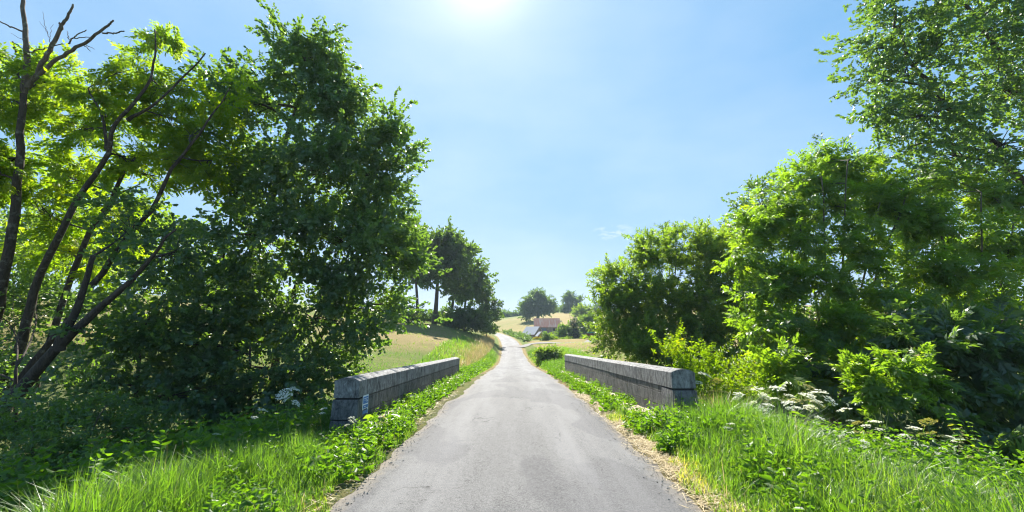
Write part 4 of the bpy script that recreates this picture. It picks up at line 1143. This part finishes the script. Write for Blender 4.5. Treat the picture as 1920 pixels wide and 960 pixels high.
def tile_mat():
    t = NT('rusty_roof_sheets')
    n = t.noise(.5, 4, .6, t.mapv(t.objc(), (1, 1, .5))); n2 = t.noise(6, 5, .7, t.objc())
    st = t.noise(1.1, 5, .6, t.mapv(t.objc(), (1, .15, .15)))
    c = t.mix(n2, (.20, .055, .03), (.31, .095, .052))
    c = t.mix(t.ramp(st, [(.5, (0, 0, 0)), (.62, (.8, .8, .8))]), c, (.30, .22, .18))
    wv = t.n('ShaderNodeTexWave'); wv.inputs['Scale'].default_value = 2.2; t.l(t.objc(), wv.inputs['Vector'])
    return t.done(t.pbsdf(c, .6, t.bump(wv.outputs['Fac'], .4, .05), .4))
def farm():
    wallm = stone_mat('farm_masonry', (.20, .165, .13), (.34, .285, .22), .3)
    red = simple('red_timber', (.30, .055, .03), .6, .25, 5)
    slate = NT('slate_roof'); n = slate.noise(8, 5, .7, slate.objc())
    slate = slate.done(slate.pbsdf(slate.mix(n, (.26, .26, .28), (.40, .40, .42)), .3, slate.bump(n, .3, .02), .6))
    dark = simple('dark_opening', (.02, .018, .016), .8, .2)
    white = simple('white_boards', (.62, .62, .6), .5, .1)
    glass = NT('barn_window_glass'); glass = glass.done(glass.pbsdf((.05, .07, .09), .1, None, .6))
    # main barn, long side to the road
    T = 140.
    c = at(1027, 632, T); base = np.array([c[0], c[1] + 3.2, gz(c[0], c[1] + 2)])
    Rb = rotz(math.radians(-3)); L, W, H, RH = 8.6, 6.4, 3.0, 2.9
    zb = base[2] - .4; H += .4
    root = thing('stone_barn', 'long stone barn with a rust red streaked roof below the lone oak', 'barn', base)
    def tr(p): return np.array([base[0], base[1], zb]) + np.asarray(p) @ Rb.T
    b = MB()
    x, y = L / 2, W / 2
    V = [(-x, -y, 0), (x, -y, 0), (x, y, 0), (-x, y, 0), (-x, -y, H), (x, -y, H), (x, y, H), (-x, y, H), (-x, 0, H + RH), (x, 0, H + RH)]
    b.add(tr(V), [[0, 1, 5, 4], [2, 3, 7, 6], [1, 2, 6, 5], [3, 0, 4, 7]])
    b.add(tr([V[5], V[6], V[9], V[4], V[7], V[8]]), [[0, 1, 2], [4, 3, 5]])
    b.build('wall', wallm, root)
    r = MB(); o = .3
    for s in (-1, 1):
        nx = 18
        X = np.linspace(-x - o, x + o, nx * 2 + 1)
        e = np.stack([X, np.full_like(X, s * (y + o)), H - o * RH / y + .05 + .03 * (np.arange(len(X)) % 2)], -1)
        g = np.stack([X, np.full_like(X, 0.0), H + RH + .06 + .03 * (np.arange(len(X)) % 2)], -1)
        v = np.concatenate([e, g, e - [0, 0, .07], g - [0, 0, .07]]); m = len(X)
        f = []
        for i in range(m - 1):
            f += [[i, i + 1, m + i + 1, m + i], [2 * m + i, 3 * m + i, 3 * m + i + 1, 2 * m + i + 1], [i, 2 * m + i, 2 * m + i + 1, i + 1]]
        f += [[0, m, 3 * m, 2 * m], [m - 1, 2 * m - 1, 4 * m - 1, 3 * m - 1]]
        r.add(tr(v), f)
    roof = r.build('roof', tile_mat(), root)
    d = MB(); d.box(tr((-1.2, -y - .03, 1.35 + .4)), (1.7, .08, 2.5), Rb); dr = d.build('door', simple('grey_blue_door', (.12, .16, .2), .6, .2), root)
    d = MB(); d.box(tr((2.4, -y - .02, 2.0 + .4)), (.8, .06, .8), Rb); wn = d.build('window', dark, root)
    # annex with its ridge running away to the left
    c = at(1011, 634, 131.); ca = np.array([c[0], c[1], gz(c[0], c[1])])
    Ra = rotz(math.radians(48)); W2, H2, RH2, L2 = 2.5, 1.5, 2.3, 5.2
    root2 = thing('farm_annex', 'low annex with a pale shining slate roof in front of the barn', 'house', ca)
    za = ca[2] - .3
    def ta(p): return np.array([ca[0], ca[1], za]) + np.asarray(p) @ Ra.T
    b = MB(); H2 += .3
    V = [(-W2, 0, 0), (W2, 0, 0), (W2, L2, 0), (-W2, L2, 0), (-W2, 0, H2), (W2, 0, H2), (W2, L2, H2), (-W2, L2, H2), (0, 0, H2 + RH2), (0, L2, H2 + RH2)]
    b.add(ta(V), [[0, 1, 5, 4], [2, 3, 7, 6], [1, 2, 6, 5], [3, 0, 4, 7]])
    b.add(ta([V[4], V[5], V[8], V[6], V[7], V[9]]), [[0, 1, 2], [3, 4, 5]])
    b.build('wall', wallm, root2)
    r = MB()
    for s in (-1, 1):
        e0 = (s * (W2 + .25), -.2, H2 - .2); e1 = (s * (W2 + .25), L2 + .2, H2 - .2); g0 = (0, -.2, H2 + RH2 + .06); g1 = (0, L2 + .2, H2 + RH2 + .06)
        v = np.array([e0, e1, g1, g0]); v = np.concatenate([v, v - [0, 0, .1]])
        r.add(ta(v), [[0, 1, 2, 3], [7, 6, 5, 4], [0, 4, 5, 1], [1, 5, 6, 2], [3, 2, 6, 7], [0, 3, 7, 4]])
    r.build('roof', slate, root2)
    d = MB(); d.box(ta((.9, -.03, 1.2)), (.8, .08, .9), Ra); d.build('window', glass, root2)
    # little porch with red timber gable
    c = at(1015, 634.5, 126.); cp = np.array([c[0], c[1], gz(c[0], c[1])])
    root3 = thing('timber_porch', 'small porch with red timber gable and white bargeboards before the annex', 'porch', cp)
    Rp = rotz(math.radians(20)); z0 = cp[2] - .2
    def tp(p): return np.array([cp[0], cp[1], z0]) + np.asarray(p) @ Rp.T
    b = MB()
    for s in (-1, 1):
        for yy in (0, 1.6):
            b.box(tp((s * .95, yy, .7)), (.16, .16, 1.4), Rp)
    b.build('posts', red, root3)
    b = MB()
    V = [(-1.05, .05, 1.35), (1.05, .05, 1.35), (0, .05, 2.35), (-1.05, 1.65, 1.35), (1.05, 1.65, 1.35), (0, 1.65, 2.35)]
    b.add(tp(V), [[0, 1, 2], [3, 5, 4]]); b.box(tp((0, 0, 1.35)), (2.1, .12, .14), Rp); b.box(tp((0, 0, 1.8)), (.12, .1, .9), Rp)
    b.build('gable', red, root3)
    b = MB(); w_ = MB()
    for s in (-1, 1):
        e = np.array([(s * 1.35, -.25, 1.12), (s * 1.35, 1.9, 1.12), (0, 1.9, 2.5), (0, -.25, 2.5)]); v = np.concatenate([e, e - [0, 0, .08]])
        b.add(tp(v), [[0, 1, 2, 3], [7, 6, 5, 4], [0, 4, 5, 1], [1, 5, 6, 2], [3, 2, 6, 7], [0, 3, 7, 4]])
        e = np.array([(s * 1.38, -.29, 1.02), (s * 1.38, -.29, 1.24), (0, -.29, 2.62), (0, -.29, 2.38)]); v = np.concatenate([e, e + [0, .05, 0]])
        w_.add(tp(v), [[0, 1, 2, 3], [7, 6, 5, 4], [0, 4, 5, 1], [1, 5, 6, 2], [3, 2, 6, 7], [0, 3, 7, 4]])
    b.build('roof', slate, root3); w_.build('bargeboard', white, root3)
    # hand cart at the edge of the meadow
    c = on_ground(1107, 644, 84)
    root4 = thing('hand_cart', 'small dark cart with green lid at the far edge of the dry meadow', 'cart', c)
    b = MB()
    v = np.array([(-.7, -.4, .55), (.7, -.4, .55), (.7, .4, .55), (-.7, .4, .55), (-.85, -.5, 1.15), (.85, -.5, 1.15), (.85, .5, 1.15), (-.85, .5, 1.15)]) + c
    b.add(v, [[0, 3, 2, 1], [0, 1, 5, 4], [1, 2, 6, 5], [2, 3, 7, 6], [3, 0, 4, 7]])
    b.build('tray', simple('cart_brown', (.12, .05, .035), .6, .2), root4)
    b = MB(); b.box(c + [.1, 0, 1.24], (1.5, 1.06, .12)); b.box(c + [.1, 0, 1.36], (1.0, .8, .12)); b.build('lid', simple('cart_green', (.03, .26, .16), .5, .1), root4)
    b = MB()
    for s in (-1, 1):
        b.tube([c + [-.1, s * .35, .6], c + [.1, s * .36, .0]], .04, 6)
    b.build('legs', dark, root4)
    b = MB()
    for s in (-1, 1):
        b.tube([c + [.6, s * .35, .6], c + [-1.1, s * .12, .3]], .035, 6)
    b.build('handles', dark, root4)
    b = MB(); th = np.linspace(0, 2 * math.pi, 17)
    b.tube(np.stack([c[0] - 1.15 + .26 * np.cos(th), np.full(17, c[1]), c[2] + .28 + .26 * np.sin(th)], -1), .07, 6, False)
    b.tube([c + [-1.15, -.12, .28], c + [-1.15, .12, .28]], .05, 6)
    b.build('wheel', dark, root4)
farm()

# ------------------------------------------------------------------ verges
def blades(x, y, h, seed, width=.009, lean=.5, rnd=None, dirbias=None, zoff=0.0):
    rng = np.random.default_rng(seed); n = len(x)
    z = ground_z(x, y) - .02 + zoff
    a = rng.uniform(0, 2 * math.pi, n)
    d = np.stack([np.cos(a), np.sin(a), np.zeros(n)], -1)
    if dirbias is not None: d = unit(d + np.array(dirbias))
    side = np.stack([-d[:, 1], d[:, 0], np.zeros(n)], -1)
    side = unit(side + d * rng.normal(0, .6, n)[:, None])
    bend = np.abs(rng.normal(lean, .3, n))
    tw = width * rng.uniform(.6, 1.5, n)
    ts = np.array([0, .38, .72, 1.0]); wd = np.array([.8, 1.0, .62, .06])
    p0 = np.stack([x, y, z], -1)
    V = np.empty((n, 8, 3))
    for k, (t, wk) in enumerate(zip(ts, wd)):
        c = p0 + d * (bend * t ** 2.2 * h)[:, None] + np.array([0, 0, 1.]) * (h * t * (1 - .30 * bend * t))[:, None]
        V[:, 2 * k] = c - side * (tw * wk)[:, None]; V[:, 2 * k + 1] = c + side * (tw * wk)[:, None]
    q = np.array([[0, 1, 3, 2], [2, 3, 5, 4], [4, 5, 7, 6]])
    Q = (q[None] + (np.arange(n) * 8)[:, None, None]).reshape(-1, 4)
    r = rng.random(n) if rnd is None else rnd
    return V.reshape(-1, 3), Q, np.repeat(r, 3)

rng = np.random.default_rng(77)
def verge_points(n, side, s0, s1, y0, y1, power=1.6, seed=0):
    r = np.random.default_rng(seed)
    y = y0 + (y1 - y0) * r.random(n) ** power
    s = s0 + (s1 - s0) * r.random(n)
    edge = 1.95 + (fbm(y * .8, y * 0 + side * 3, 61) - .5) * .7 + (fbm(y * 3.5, y * 0 + side * 5, 62) - .5) * .35
    keep = s > edge - (.12 if side < 0 else 0)
    return (road_x(y) + side * s)[keep], y[keep], s[keep], r
def off_wall(x, y):                            # keep plants off the parapets and ledges
    L = (x < -2.3) & (x > -3.3) & (y > 7.6) & (y < 22.4)
    Rr = (x > 2.48) & (x < 3.62) & (y > 8.0) & (y < 24.7)
    return ~(L | Rr)

G = MB()
# near right verge: tall lush grass
x, y, s, r = verge_points(80000, 1, 1.85, 5.6, 1.6, 9.5, 1.15, 1)
k = off_wall(x, y); x, y, s = x[k], y[k], s[k]
cl = fbm(x * 1.6, y * 1.6, 71)
h = (.12 + .52 * sstep(2.0, 3.2, s)) * (1 - .62 * sstep(3.3, 4.6, s)) * (.3 + 1.3 * cl) * r.uniform(.5, 1.3, len(x))
rn = np.clip(.55 * fbm(x * .9, y * .9, 73) + .45 * r.random(len(x)) + .35 * np.exp(-((s - 2.0) / .25) ** 2) - .05, 0, 1)
G.add(*blades(x, y, h, 2, .0042, .55, rn, (.15, -.1, 0)))
k = (r.random(len(x)) < .004) & (y > 3.0)
STK = [(x[k], y[k], h[k] + .28 * r.random(k.sum()), 22)]
# near left verge
x, y, s, r = verge_points(66000, -1, 1.8, 4.7, 1.8, 8.6, 1.1, 3)
k = off_wall(x, y) & (y > 2.4); x, y, s = x[k], y[k], s[k]
cl = fbm(x * 1.6, y * 1.6, 75)
h = (.11 + .40 * sstep(2.1, 3.3, s)) * (1 - .6 * sstep(3.2, 4.5, s)) * (.35 + 1.2 * cl) * r.uniform(.6, 1.25, len(x)) * (1 - .72 * np.exp(-((x + 2.9) / .75) ** 4 - ((y - 7.0) / .95) ** 4))
rn = np.clip(.55 * fbm(x * .9, y * .9, 77) + .45 * r.random(len(x)) + .2 * np.exp(-((s - 1.95) / .2) ** 2) - .08, 0, 1)
G.add(*blades(x, y, h, 4, .0042, .5, rn))
k = (r.random(len(x)) < .004) & (y > 3.0)
STK.append((x[k], y[k], h[k] + .28 * r.random(k.sum()), 24))
# grass behind the parapets and down to the dip
for side, sd in ((-1, 5), (1, 7)):
    x, y, s, r = verge_points(15000, side, 2.0, 7.5, 20, 62, 1.5, sd)
    k = off_wall(x, y); x, y, s = x[k], y[k], s[k]
    h = (.10 + .34 * sstep(2.0, 3.2, s)) * r.uniform(.5, 1.3, len(x)) * (.5 + fbm(x * .6, y * .6, sd))
    rn = np.clip(.5 * fbm(x * .4, y * .3, sd + 2) + .5 * r.random(len(x)) + .04, 0, 1)
    G.add(*blades(x, y, h, sd + 1, .016, .5, rn))
# meadow tufts
x = np.concatenate([rng.uniform(-28, -4, 15000), rng.uniform(4.5, 22, 11000)]); y = 18 + 60 * rng.random(len(x)) ** 1.5
tuft = fbm(x * .35, y * .35, 91)
k = tuft > .42; x, y, tuft = x[k], y[k], tuft[k]
dr = dryness(x, y)
rn = np.clip(.22 + .62 * dr + .35 * (rng.random(len(x)) - .5), 0, 1)
G.add(*blades(x, y, .07 + .3 * np.maximum(tuft - .45, 0) + .1 * rng.random(len(x)), 9, .02, .5, rn))
tag(G.build('grass', M['grass'], rnd=True), 'long green roadside grass on both verges and the meadows', 'grass', kind='stuff')

# tall bleached grass by the lane beyond the left parapet
D = MB(); r = np.random.default_rng(12)
for xx, yy, hh, sd in STK:                     # single seeded stalks standing out of the verges
    D.add(*blades(xx, yy, hh, sd, .0026, .35))
y = np.concatenate([24 + 20 * r.random(1500), 40 + 50 * r.random(4200)])
x = road_x(y) - 2.9 - np.abs(r.normal(0, 1.0, len(y))) - .3
h = r.uniform(.4, 1.05, len(y)) * (.5 + .8 * fbm(x * .5, y * .3, 13))
D.add(*blades(x, y, h, 14, .014, .35))
x2 = road_x(np.full(260, 9.0)) + 3.62 + np.abs(r.normal(0, .16, 260)); y2 = r.normal(8.2, .3, 260)
D.add(*blades(x2, y2, r.uniform(.4, .8, 260), 15, .005, .3))
tag(D.build('dry_grass', M['dry_grass'], rnd=True), 'tall bleached dry grass along the lane', 'grass', kind='stuff')

# flattened straw on the shoulders
st = MB(); r = np.random.default_rng(16); n = 5200
y = 1.8 + 12 * r.random(n) ** 1.5; sd = np.where(r.random(n) < .9, 1, -1)
s = np.where(sd > 0, r.normal(2.0, .12, n) + .25 * (fbm(y * .9, y * 0 + 3, 57) - .5), r.normal(1.96, .06, n))
x = road_x(y) + sd * s
a = r.uniform(0, math.pi, n); L = r.uniform(.03, .13, n)
p = np.stack([x, y, ground_z(x, y) + .012 + .02 * r.random(n)], -1)
d = np.stack([np.cos(a), np.sin(a), r.normal(0, .12, n)], -1) * L[:, None]
sdv = np.stack([-np.sin(a), np.cos(a), np.zeros(n)], -1) * .0028
V = np.stack([p - d - sdv, p + d - sdv, p + d + sdv, p - d + sdv], 1).reshape(-1, 3)
st.add(V, np.arange(n * 4).reshape(-1, 4), r.random(n))
tag(st.build('straw', M['straw'], rnd=True), 'flattened dry straw littering the edge of the road', 'straw', kind='stuff')

# loose grit at the road edges
gr = MB(); r = np.random.default_rng(17); n = 2600
y = 1.8 + 11 * r.random(n) ** 1.5; sd = np.where(r.random(n) < .55, 1, -1)
s = 1.78 + r.normal(0, .13, n)
x = road_x(y) + sd * s
sz = r.uniform(.004, .013, n)
oct_ = np.array([[1, 0, 0], [-1, 0, 0], [0, 1, 0], [0, -1, 0], [0, 0, .7], [0, 0, -.7]], float)
fo = np.array([[0, 2, 4], [2, 1, 4], [1, 3, 4], [3, 0, 4], [2, 0, 5], [1, 2, 5], [3, 1, 5], [0, 3, 5]])
zz = np.maximum(ground_z(x, y), road_z(y) + .035 * (1 - np.minimum(s / HALF, 1.2) ** 2)) + sz * .4
V = (oct_[None] * sz[:, None, None] * r.uniform(.6, 1.3, (n, 6, 1)) + np.stack([x, y, zz], -1)[:, None]).reshape(-1, 3)
gr.add(V, (fo[None] + (np.arange(n) * 6)[:, None, None]).reshape(-1, 3))
tag(gr.build('grit', simple('grit', (.34, .31, .27), .9, .4, 40)), 'loose grit scattered along both road edges', 'grit', kind='stuff')

# broad-leaved weeds in the verges and along the ledges
def weed_cloud(n, fx, scale, seed, kind='palmate', size=.3):
    r = np.random.default_rng(seed)
    x, y = fx(r, n)
    z = ground_z(x, y)
    p = np.stack([x, y, z], -1)
    d = unit(np.stack([r.normal(0, .35, len(x)), r.normal(0, .35, len(x)), np.ones(len(x))], -1))
    R = rot_from(d, unit(r.normal(size=(len(x), 3))), r.uniform(0, 6.28, len(x)))
    sc = scale * r.uniform(.5, 1.35, len(x))
    hue = np.clip(fbm(x * .8, y * .8, seed) * .8 + r.normal(0, .12, len(x)) + .1, 0, 1)
    return scatter(kit(kind, size), p, R, sc, hue, .5)
Wd = MB()
def right_near(r, n):
    y = 2.6 + 6.6 * r.random(n); s = 2.35 + 4.0 * r.random(n) ** 1.1; x = road_x(y) + s
    k = off_wall(x, y) & (fbm(x * 1.1, y * 1.1, 201) > .42); return x[k], y[k]
def left_near(r, n):
    y = 2.8 + 5.6 * r.random(n); s = 1.92 + 2.6 * r.random(n) ** 1.3; x = road_x(y) - s
    k = off_wall(x, y) & (fbm(x * 1.1, y * 1.1, 203) > .42) & ~((x < -2.25) & (y > 6.2)); return x[k], y[k]
def left_foot(r, n):
    y = 6.3 + 16.5 * r.random(n) ** 1.4; x = np.where(r.random(n) < .7, -2.14 + r.normal(0, .15, n), -2.72 + r.normal(0, .05, n))
    k = (x > -2.78) & (x < -1.80) & (fbm(x * .8, y * .9, 205) > .40); return x[k], y[k]
def right_foot(r, n):
    y = 6.2 + 18.8 * r.random(n) ** 1.4; x = np.where(r.random(n) < .7, 2.36 + r.normal(0, .15, n), 3.0 + r.normal(0, .06, n))
    k = (x < 3.08) & (x > 1.98) & (fbm(x * .8, y * .9, 207) > .40); return x[k], y[k]
def far_left(r, n):
    y = 22 + 30 * r.random(n) ** 1.3; x = road_x(y) - 2.2 - 1.6 * r.random(n); return x, y
def far_right(r, n):
    y = 25 + 40 * r.random(n) ** 1.3; x = road_x(y) + 2.3 + 2.6 * r.random(n) ** 1.3; return x, y
def left_bank(r, n):
    y = 4.0 + 11 * r.random(n); x = -3.6 - 6.5 * r.random(n); k = off_wall(x, y); return x[k], y[k]
for n, fx, sc, sd, kd, sz in ((1500, right_near, .42, 211, 'palmate', .24), (1000, left_near, .34, 212, 'palmate', .26), (620, left_foot, .26, 213, 'palmate', .42),
                              (900, right_foot, .26, 214, 'palmate', .42), (700, far_left, .4, 215, 'palmate', .3), (1200, far_right, .42, 216, 'palmate', .3), (1700, left_bank, .55, 217, 'palmate', .26)):
    Wd.add(*weed_cloud(n, fx, sc, sd, kd, sz))
tag(Wd.build('verge_weeds', M['weed_leaf'], rnd=True), 'broad-leaved weeds and nettles growing through the verges', 'weeds', kind='stuff')

# big burdock at the foot of the left parapet
def rosette(label, px, py, t, n, size, seed, mat, name='broadleaf_plant'):
    r = np.random.default_rng(seed); b = on_ground(px, py, t)
    root = thing(name, label, 'plant', b)
    m = MB(); sm = MB()
    for i in range(n):
        a = i * 2.4 + r.normal(0, .2); L = size * r.uniform(.6, 1.1); up = r.uniform(.35, 1.0)
        d = np.array([math.cos(a), math.sin(a), 0])
        tip = b + d * L * .55 + [0, 0, L * up]
        sm.tube([b, b + d * L * .2 + [0, 0, L * up * .7], tip], [.006, .005, .003], 5)
        v, q = leaf_fold(L * .85, L * .55, .12, .35)
        R = rot_from(np.array([d + [0, 0, .15]]), np.array([[0, 0, 1.]]), np.array([r.normal(0, .3)]))[0]
        m.add(v @ R.T + tip, q, np.full(2, r.random()))
    sm.build('stem', M['stem'], root); m.build('leaves', mat, root, rnd=True)
rosette('dark broad-leaved plant against the foot of the notice parapet', 748, 778, 10.2, 15, .34, 301, M['bramble_leaf'])
rosette('sprawling leafy plant at the near foot of the notice parapet, over the road edge', 712, 822, 7.2, 20, .27, 302, M['dark_leaf'])
rosette('broad-leaved dock plant at the near end of the plain parapet', 1330, 760, 7.9, 9, .42, 303, M['weed_leaf'])

# hogweed in flower
def umbel_mesh(r, R0, seedy):
    V, Q, Rn, n = [], [], [], 0
    ray = MB()
    k = 16
    for i in range(k):
        rr = R0 * math.sqrt((i + .3) / k); a = i * 2.4
        c = np.array([rr * math.cos(a), rr * math.sin(a), .26 * R0 * (1 - (rr / R0) ** 2) + r.normal(0, .07 * R0)])
        ray.tube([np.array([0, 0, -.55 * R0]), c - [0, 0, .004]], .0016, 3, False)
        m = 9
        for j in range(m):
            a2 = r.uniform(0, 6.28); q_ = R0 * .26 * math.sqrt(r.random())
            o = c + np.array([q_ * math.cos(a2), q_ * math.sin(a2), r.normal(0, .02 * R0)])
            s_ = R0 * r.uniform(.085, .13); t_ = r.uniform(0, 3)
            u = np.array([math.cos(t_), math.sin(t_), r.normal(0, .35)]) * s_; w_ = np.array([-math.sin(t_), math.cos(t_), r.normal(0, .35)]) * s_
            V.append(np.array([o - u, o - w_, o + u, o + w_])); Q.append(np.arange(4)[None] + n); n += 4; Rn.append([r.random()])
    return np.concatenate(V), np.concatenate(Q), np.concatenate(Rn), ray

def make_hogweed(seed, h, heads, seedy=False):
    r = np.random.default_rng(seed)
    root = thing('hogweed', 'hogweed', 'flower', (0, 0, 0))
    stem = MB(); fl = []
    top = np.array([r.normal(0, .06), r.normal(0, .06), h])
    mid = top * .5 + [r.normal(0, .03), r.normal(0, .03), 0]
    stem.tube([np.zeros(3), mid, top], [.009, .007, .005], 6)
    tips = [(top, .15)]
    for i in range(heads - 1):
        a = i * 2.2 + r.uniform(0, 1); z = h * r.uniform(.45, .75); s0 = mid * (z / (h * .5)) if z < h * .5 else mid + (top - mid) * ((z - h * .5) / (h * .5))
        e = s0 + np.array([math.cos(a), math.sin(a), 0]) * h * r.uniform(.14, .24) + [0, 0, h * r.uniform(.16, .3)]
        stem.tube([s0, s0 * .4 + e * .6 - [0, 0, .02], e], [.005, .004, .003], 5)
        tips.append((e, r.uniform(.095, .13)))
    lf = MB()
    for i in range(5):
        a = r.uniform(0, 6.28); z = h * r.uniform(.05, .55); L = r.uniform(.16, .3)
        o = mid * (z / (h * .5)) if z < h * .5 else top * (z / h)
        d = np.array([math.cos(a), math.sin(a), .4])
        R = rot_from(d[None], np.array([[0, 0, 1.]]), np.array([r.normal(0, .3)]))[0]
        for s, x0, l in ((0, .7, .6), (1, .4, .5), (-1, .4, .5), (1, .15, .4), (-1, .15, .4)):
            v, q = leaf_fold(L * l, L * l * .62, .1, .3)
            R2 = rot_from(np.array([[math.cos(s * .9), math.sin(s * .9), 0.]]), np.array([[0, 0, 1.]]), np.array([0.]))[0]
            lf.add((v @ R2.T + [x0 * L, 0, 0]) @ R.T + o, q, np.full(2, r.random()))
    stem.build('stem', M['stem'], root)
    lf.build('leaves', M['weed_leaf'], root, rnd=True)
    for e, R0 in tips:
        v, q, rn, ray = umbel_mesh(r, R0, seedy)
        tl = rot_from(np.array([[1, r.normal(0, .15), r.normal(0, .3)]]), np.array([[0, 0, 1.]]), np.array([r.normal(0, .35)]))[0]
        b = MB(); b.add(v @ tl.T + e + [0, 0, .55 * R0], q, rn)
        um = b.build('umbel', M['umbel_seed'] if seedy else M['umbel'], root, rnd=True)
        rb = MB(); rv = np.concatenate(ray.v); rb.add(rv @ tl.T + e + [0, 0, .55 * R0], np.concatenate(ray.f)); rb.build('umbel_rays', M['stem'], um)
    return root
def copy_tree(o, loc, rz, sc, label, group):
    c = o.copy(); COL.objects.link(c); c.location = [float(q) for q in loc]; c.rotation_euler = (0, 0, rz); c.scale = (sc, sc, sc)
    c['label'] = label; c['group'] = group
    for ch in list(o.children):
        d = ch.copy(); COL.objects.link(d); d.parent = c
        for g in list(ch.children):
            e = g.copy(); COL.objects.link(e); e.parent = d
    return c
PROTO = [make_hogweed(401, 1.0, 3), make_hogweed(402, 1.0, 4), make_hogweed(403, 1.0, 2), make_hogweed(404, 1.0, 4, True), make_hogweed(405, 1.0, 3)]
used = set()
def hogweed(kind, px, ptop, t, label, group):
    """Stands where its flower shows at (px, ptop), t metres off."""
    p = at(px, ptop, t); z = gz(p[0], p[1]); h = max(.35, p[2] - z)
    rz = (px * 7.3) % 6.28
    if kind not in used:
        used.add(kind); o = PROTO[kind]; o.location = (p[0], p[1], z); o.rotation_euler = (0, 0, rz); o.scale = (h, h, h); o['label'] = label; o['group'] = group
        return
    copy_tree(PROTO[kind], (p[0], p[1], z), rz, h, label, group)
GL, GR = 'hogweed on the left verge', 'hogweed on the right verge'
for kd, px, py, t, lab in [
    (1, 548, 738, 7.2, 'tall branching white hogweed in the shade left of the notice parapet'),
    (2, 495, 775, 6.6, 'slim white hogweed standing by itself in the left verge grass'),
    (0, 408, 818, 6.0, 'single low white hogweed head deepest in the shade of the left verge'),
    (4, 612, 770, 7.4, 'white hogweed touching the near end of the notice parapet'),
    (1, 655, 800, 6.5, 'creamy hogweed cluster below the blue notice'),
    (3, 716, 812, 6.3, 'greenish hogweed going to seed beside the cluster below the notice'),
    (3, 455, 838, 5.9, 'yellowing hogweed seed head in the left verge grass')]:
    hogweed(kd, px, py, t, lab, GL)
wl = 'white hogweed scattered thinly through bright grass nearer the road than the dense patch'
ws = 'white hogweed in the dense flowering patch before the ash shrub'
for kd, px, py, t, lab in [
    (1, 1418, 738, 7.6, ws), (4, 1450, 735, 7.9, ws), (1, 1390, 745, 7.9, ws), (0, 1475, 762, 7.3, ws), (4, 1500, 748, 7.6, ws), (1, 1440, 765, 7.0, ws), (2, 1465, 790, 6.9, ws),
    (3, 1515, 738, 7.8, 'yellow-green hogweed seed head topping the dense white patch'), (1, 1528, 745, 7.2, 'largest white hogweed, tallest in front of the dark bush gap'),
    (3, 1345, 722, 8.6, 'greenish hogweed beside the yellow-green young shrub'), (2, 1325, 710, 8.8, 'white hogweed nearest the plain parapet'), (0, 1365, 780, 7.5, 'low white hogweed beneath the parapet end'),
    (2, 1580, 775, 6.8, 'slender white hogweed alone right of the dense patch'), (3, 1610, 800, 6.4, 'tan hogweed seed cluster under the sunlit elder sprout'), (4, 1650, 800, 6.5, 'white hogweed beside the tan seed cluster'),
    (1, 1600, 850, 5.6, 'white hogweed low in the bright grass'), (2, 1720, 810, 6.2, 'white hogweed standing before the dark elder bush'), (3, 1745, 800, 6.1, 'flat tan hogweed seed head before the dark elder bush'),
    (4, 1765, 825, 6.0, 'pale hogweed just below the flat tan seed head'), (1, 1730, 845, 5.6, 'broad white hogweed cluster in grass under the dark elder bush'), (3, 1835, 850, 5.5, 'green hogweed seed cluster among nettles near the right photo edge'),
    (2, 1405, 800, 6.4, wl), (0, 1450, 822, 6.0, wl), (4, 1498, 815, 6.2, wl), (2, 1540, 790, 6.7, wl), (0, 1560, 828, 5.9, wl), (4, 1520, 862, 5.4, wl), (2, 1675, 868, 5.3, wl), (0, 1690, 822, 6.0, wl), (4, 1380, 842, 5.7, wl), (2, 1780, 880, 5.1, wl),
    (0, 1870, 868, 5.3, 'white hogweed nearest the right photo edge'), (2, 1632, 900, 4.9, 'small white hogweed closest to the camera on the right')]:
    hogweed(kd, px, py, t, lab, GR)

# nettle stems and a seeding dock
def tall_stalk(label, name, px, ptop, t, seed, mat, lean=(0, 0), size=.34):
    r = np.random.default_rng(seed); p = at(px, ptop, t); b = np.array([p[0] + lean[0], p[1], 0]); b[2] = gz(b[0], b[1]); h = np.linalg.norm(p - b)
    root = thing(name, label, 'plant', b, None)
    m = MB(); m.tube([b, (b + p) / 2 + [lean[0] * -.2, 0, 0], p], [.007, .005, .002], 5); m.build('stem', M['stem'], root)
    k = 12; lf = MB()
    for i in range(k):
        for s in (0, math.pi):
            c = b + (p - b) * (.25 + .74 * i / (k - 1)); a = i * 1.57 + s + r.normal(0, .3)
            l = h * .14 * (1.2 - .8 * i / (k - 1)) * r.uniform(.7, 1.2)
            v, q = leaf_fold(l, l * .5, .12, .4)
            R = rot_from(np.array([[math.cos(a), math.sin(a), .1]]), np.array([[0, 0, 1.]]), np.array([r.normal(0, .3)]))[0]
            lf.add(v @ R.T + c, q, np.full(2, r.random()))
    lf.build('leaves', mat, root, rnd=True)
tall_stalk('tall leaning nettle stalk before the dark elder bush', 'nettle', 1775, 765, 6.2, 501, M['weed_leaf'], (.5, 0))
tall_stalk('second tall nettle stalk, just right of the leaning one', 'nettle', 1815, 790, 6.0, 502, M['weed_leaf'], (.3, 0))
tall_stalk('tall weed stalk rising from the shaded left verge grass', 'weed_stalk', 545, 735, 6.9, 503, M['weed_leaf'], (-.1, 0))
tall_stalk('thin weed stalk leaning over the shaded bank at lower left', 'weed_stalk', 205, 830, 5.8, 504, M['weed_leaf'], (-.25, 0))
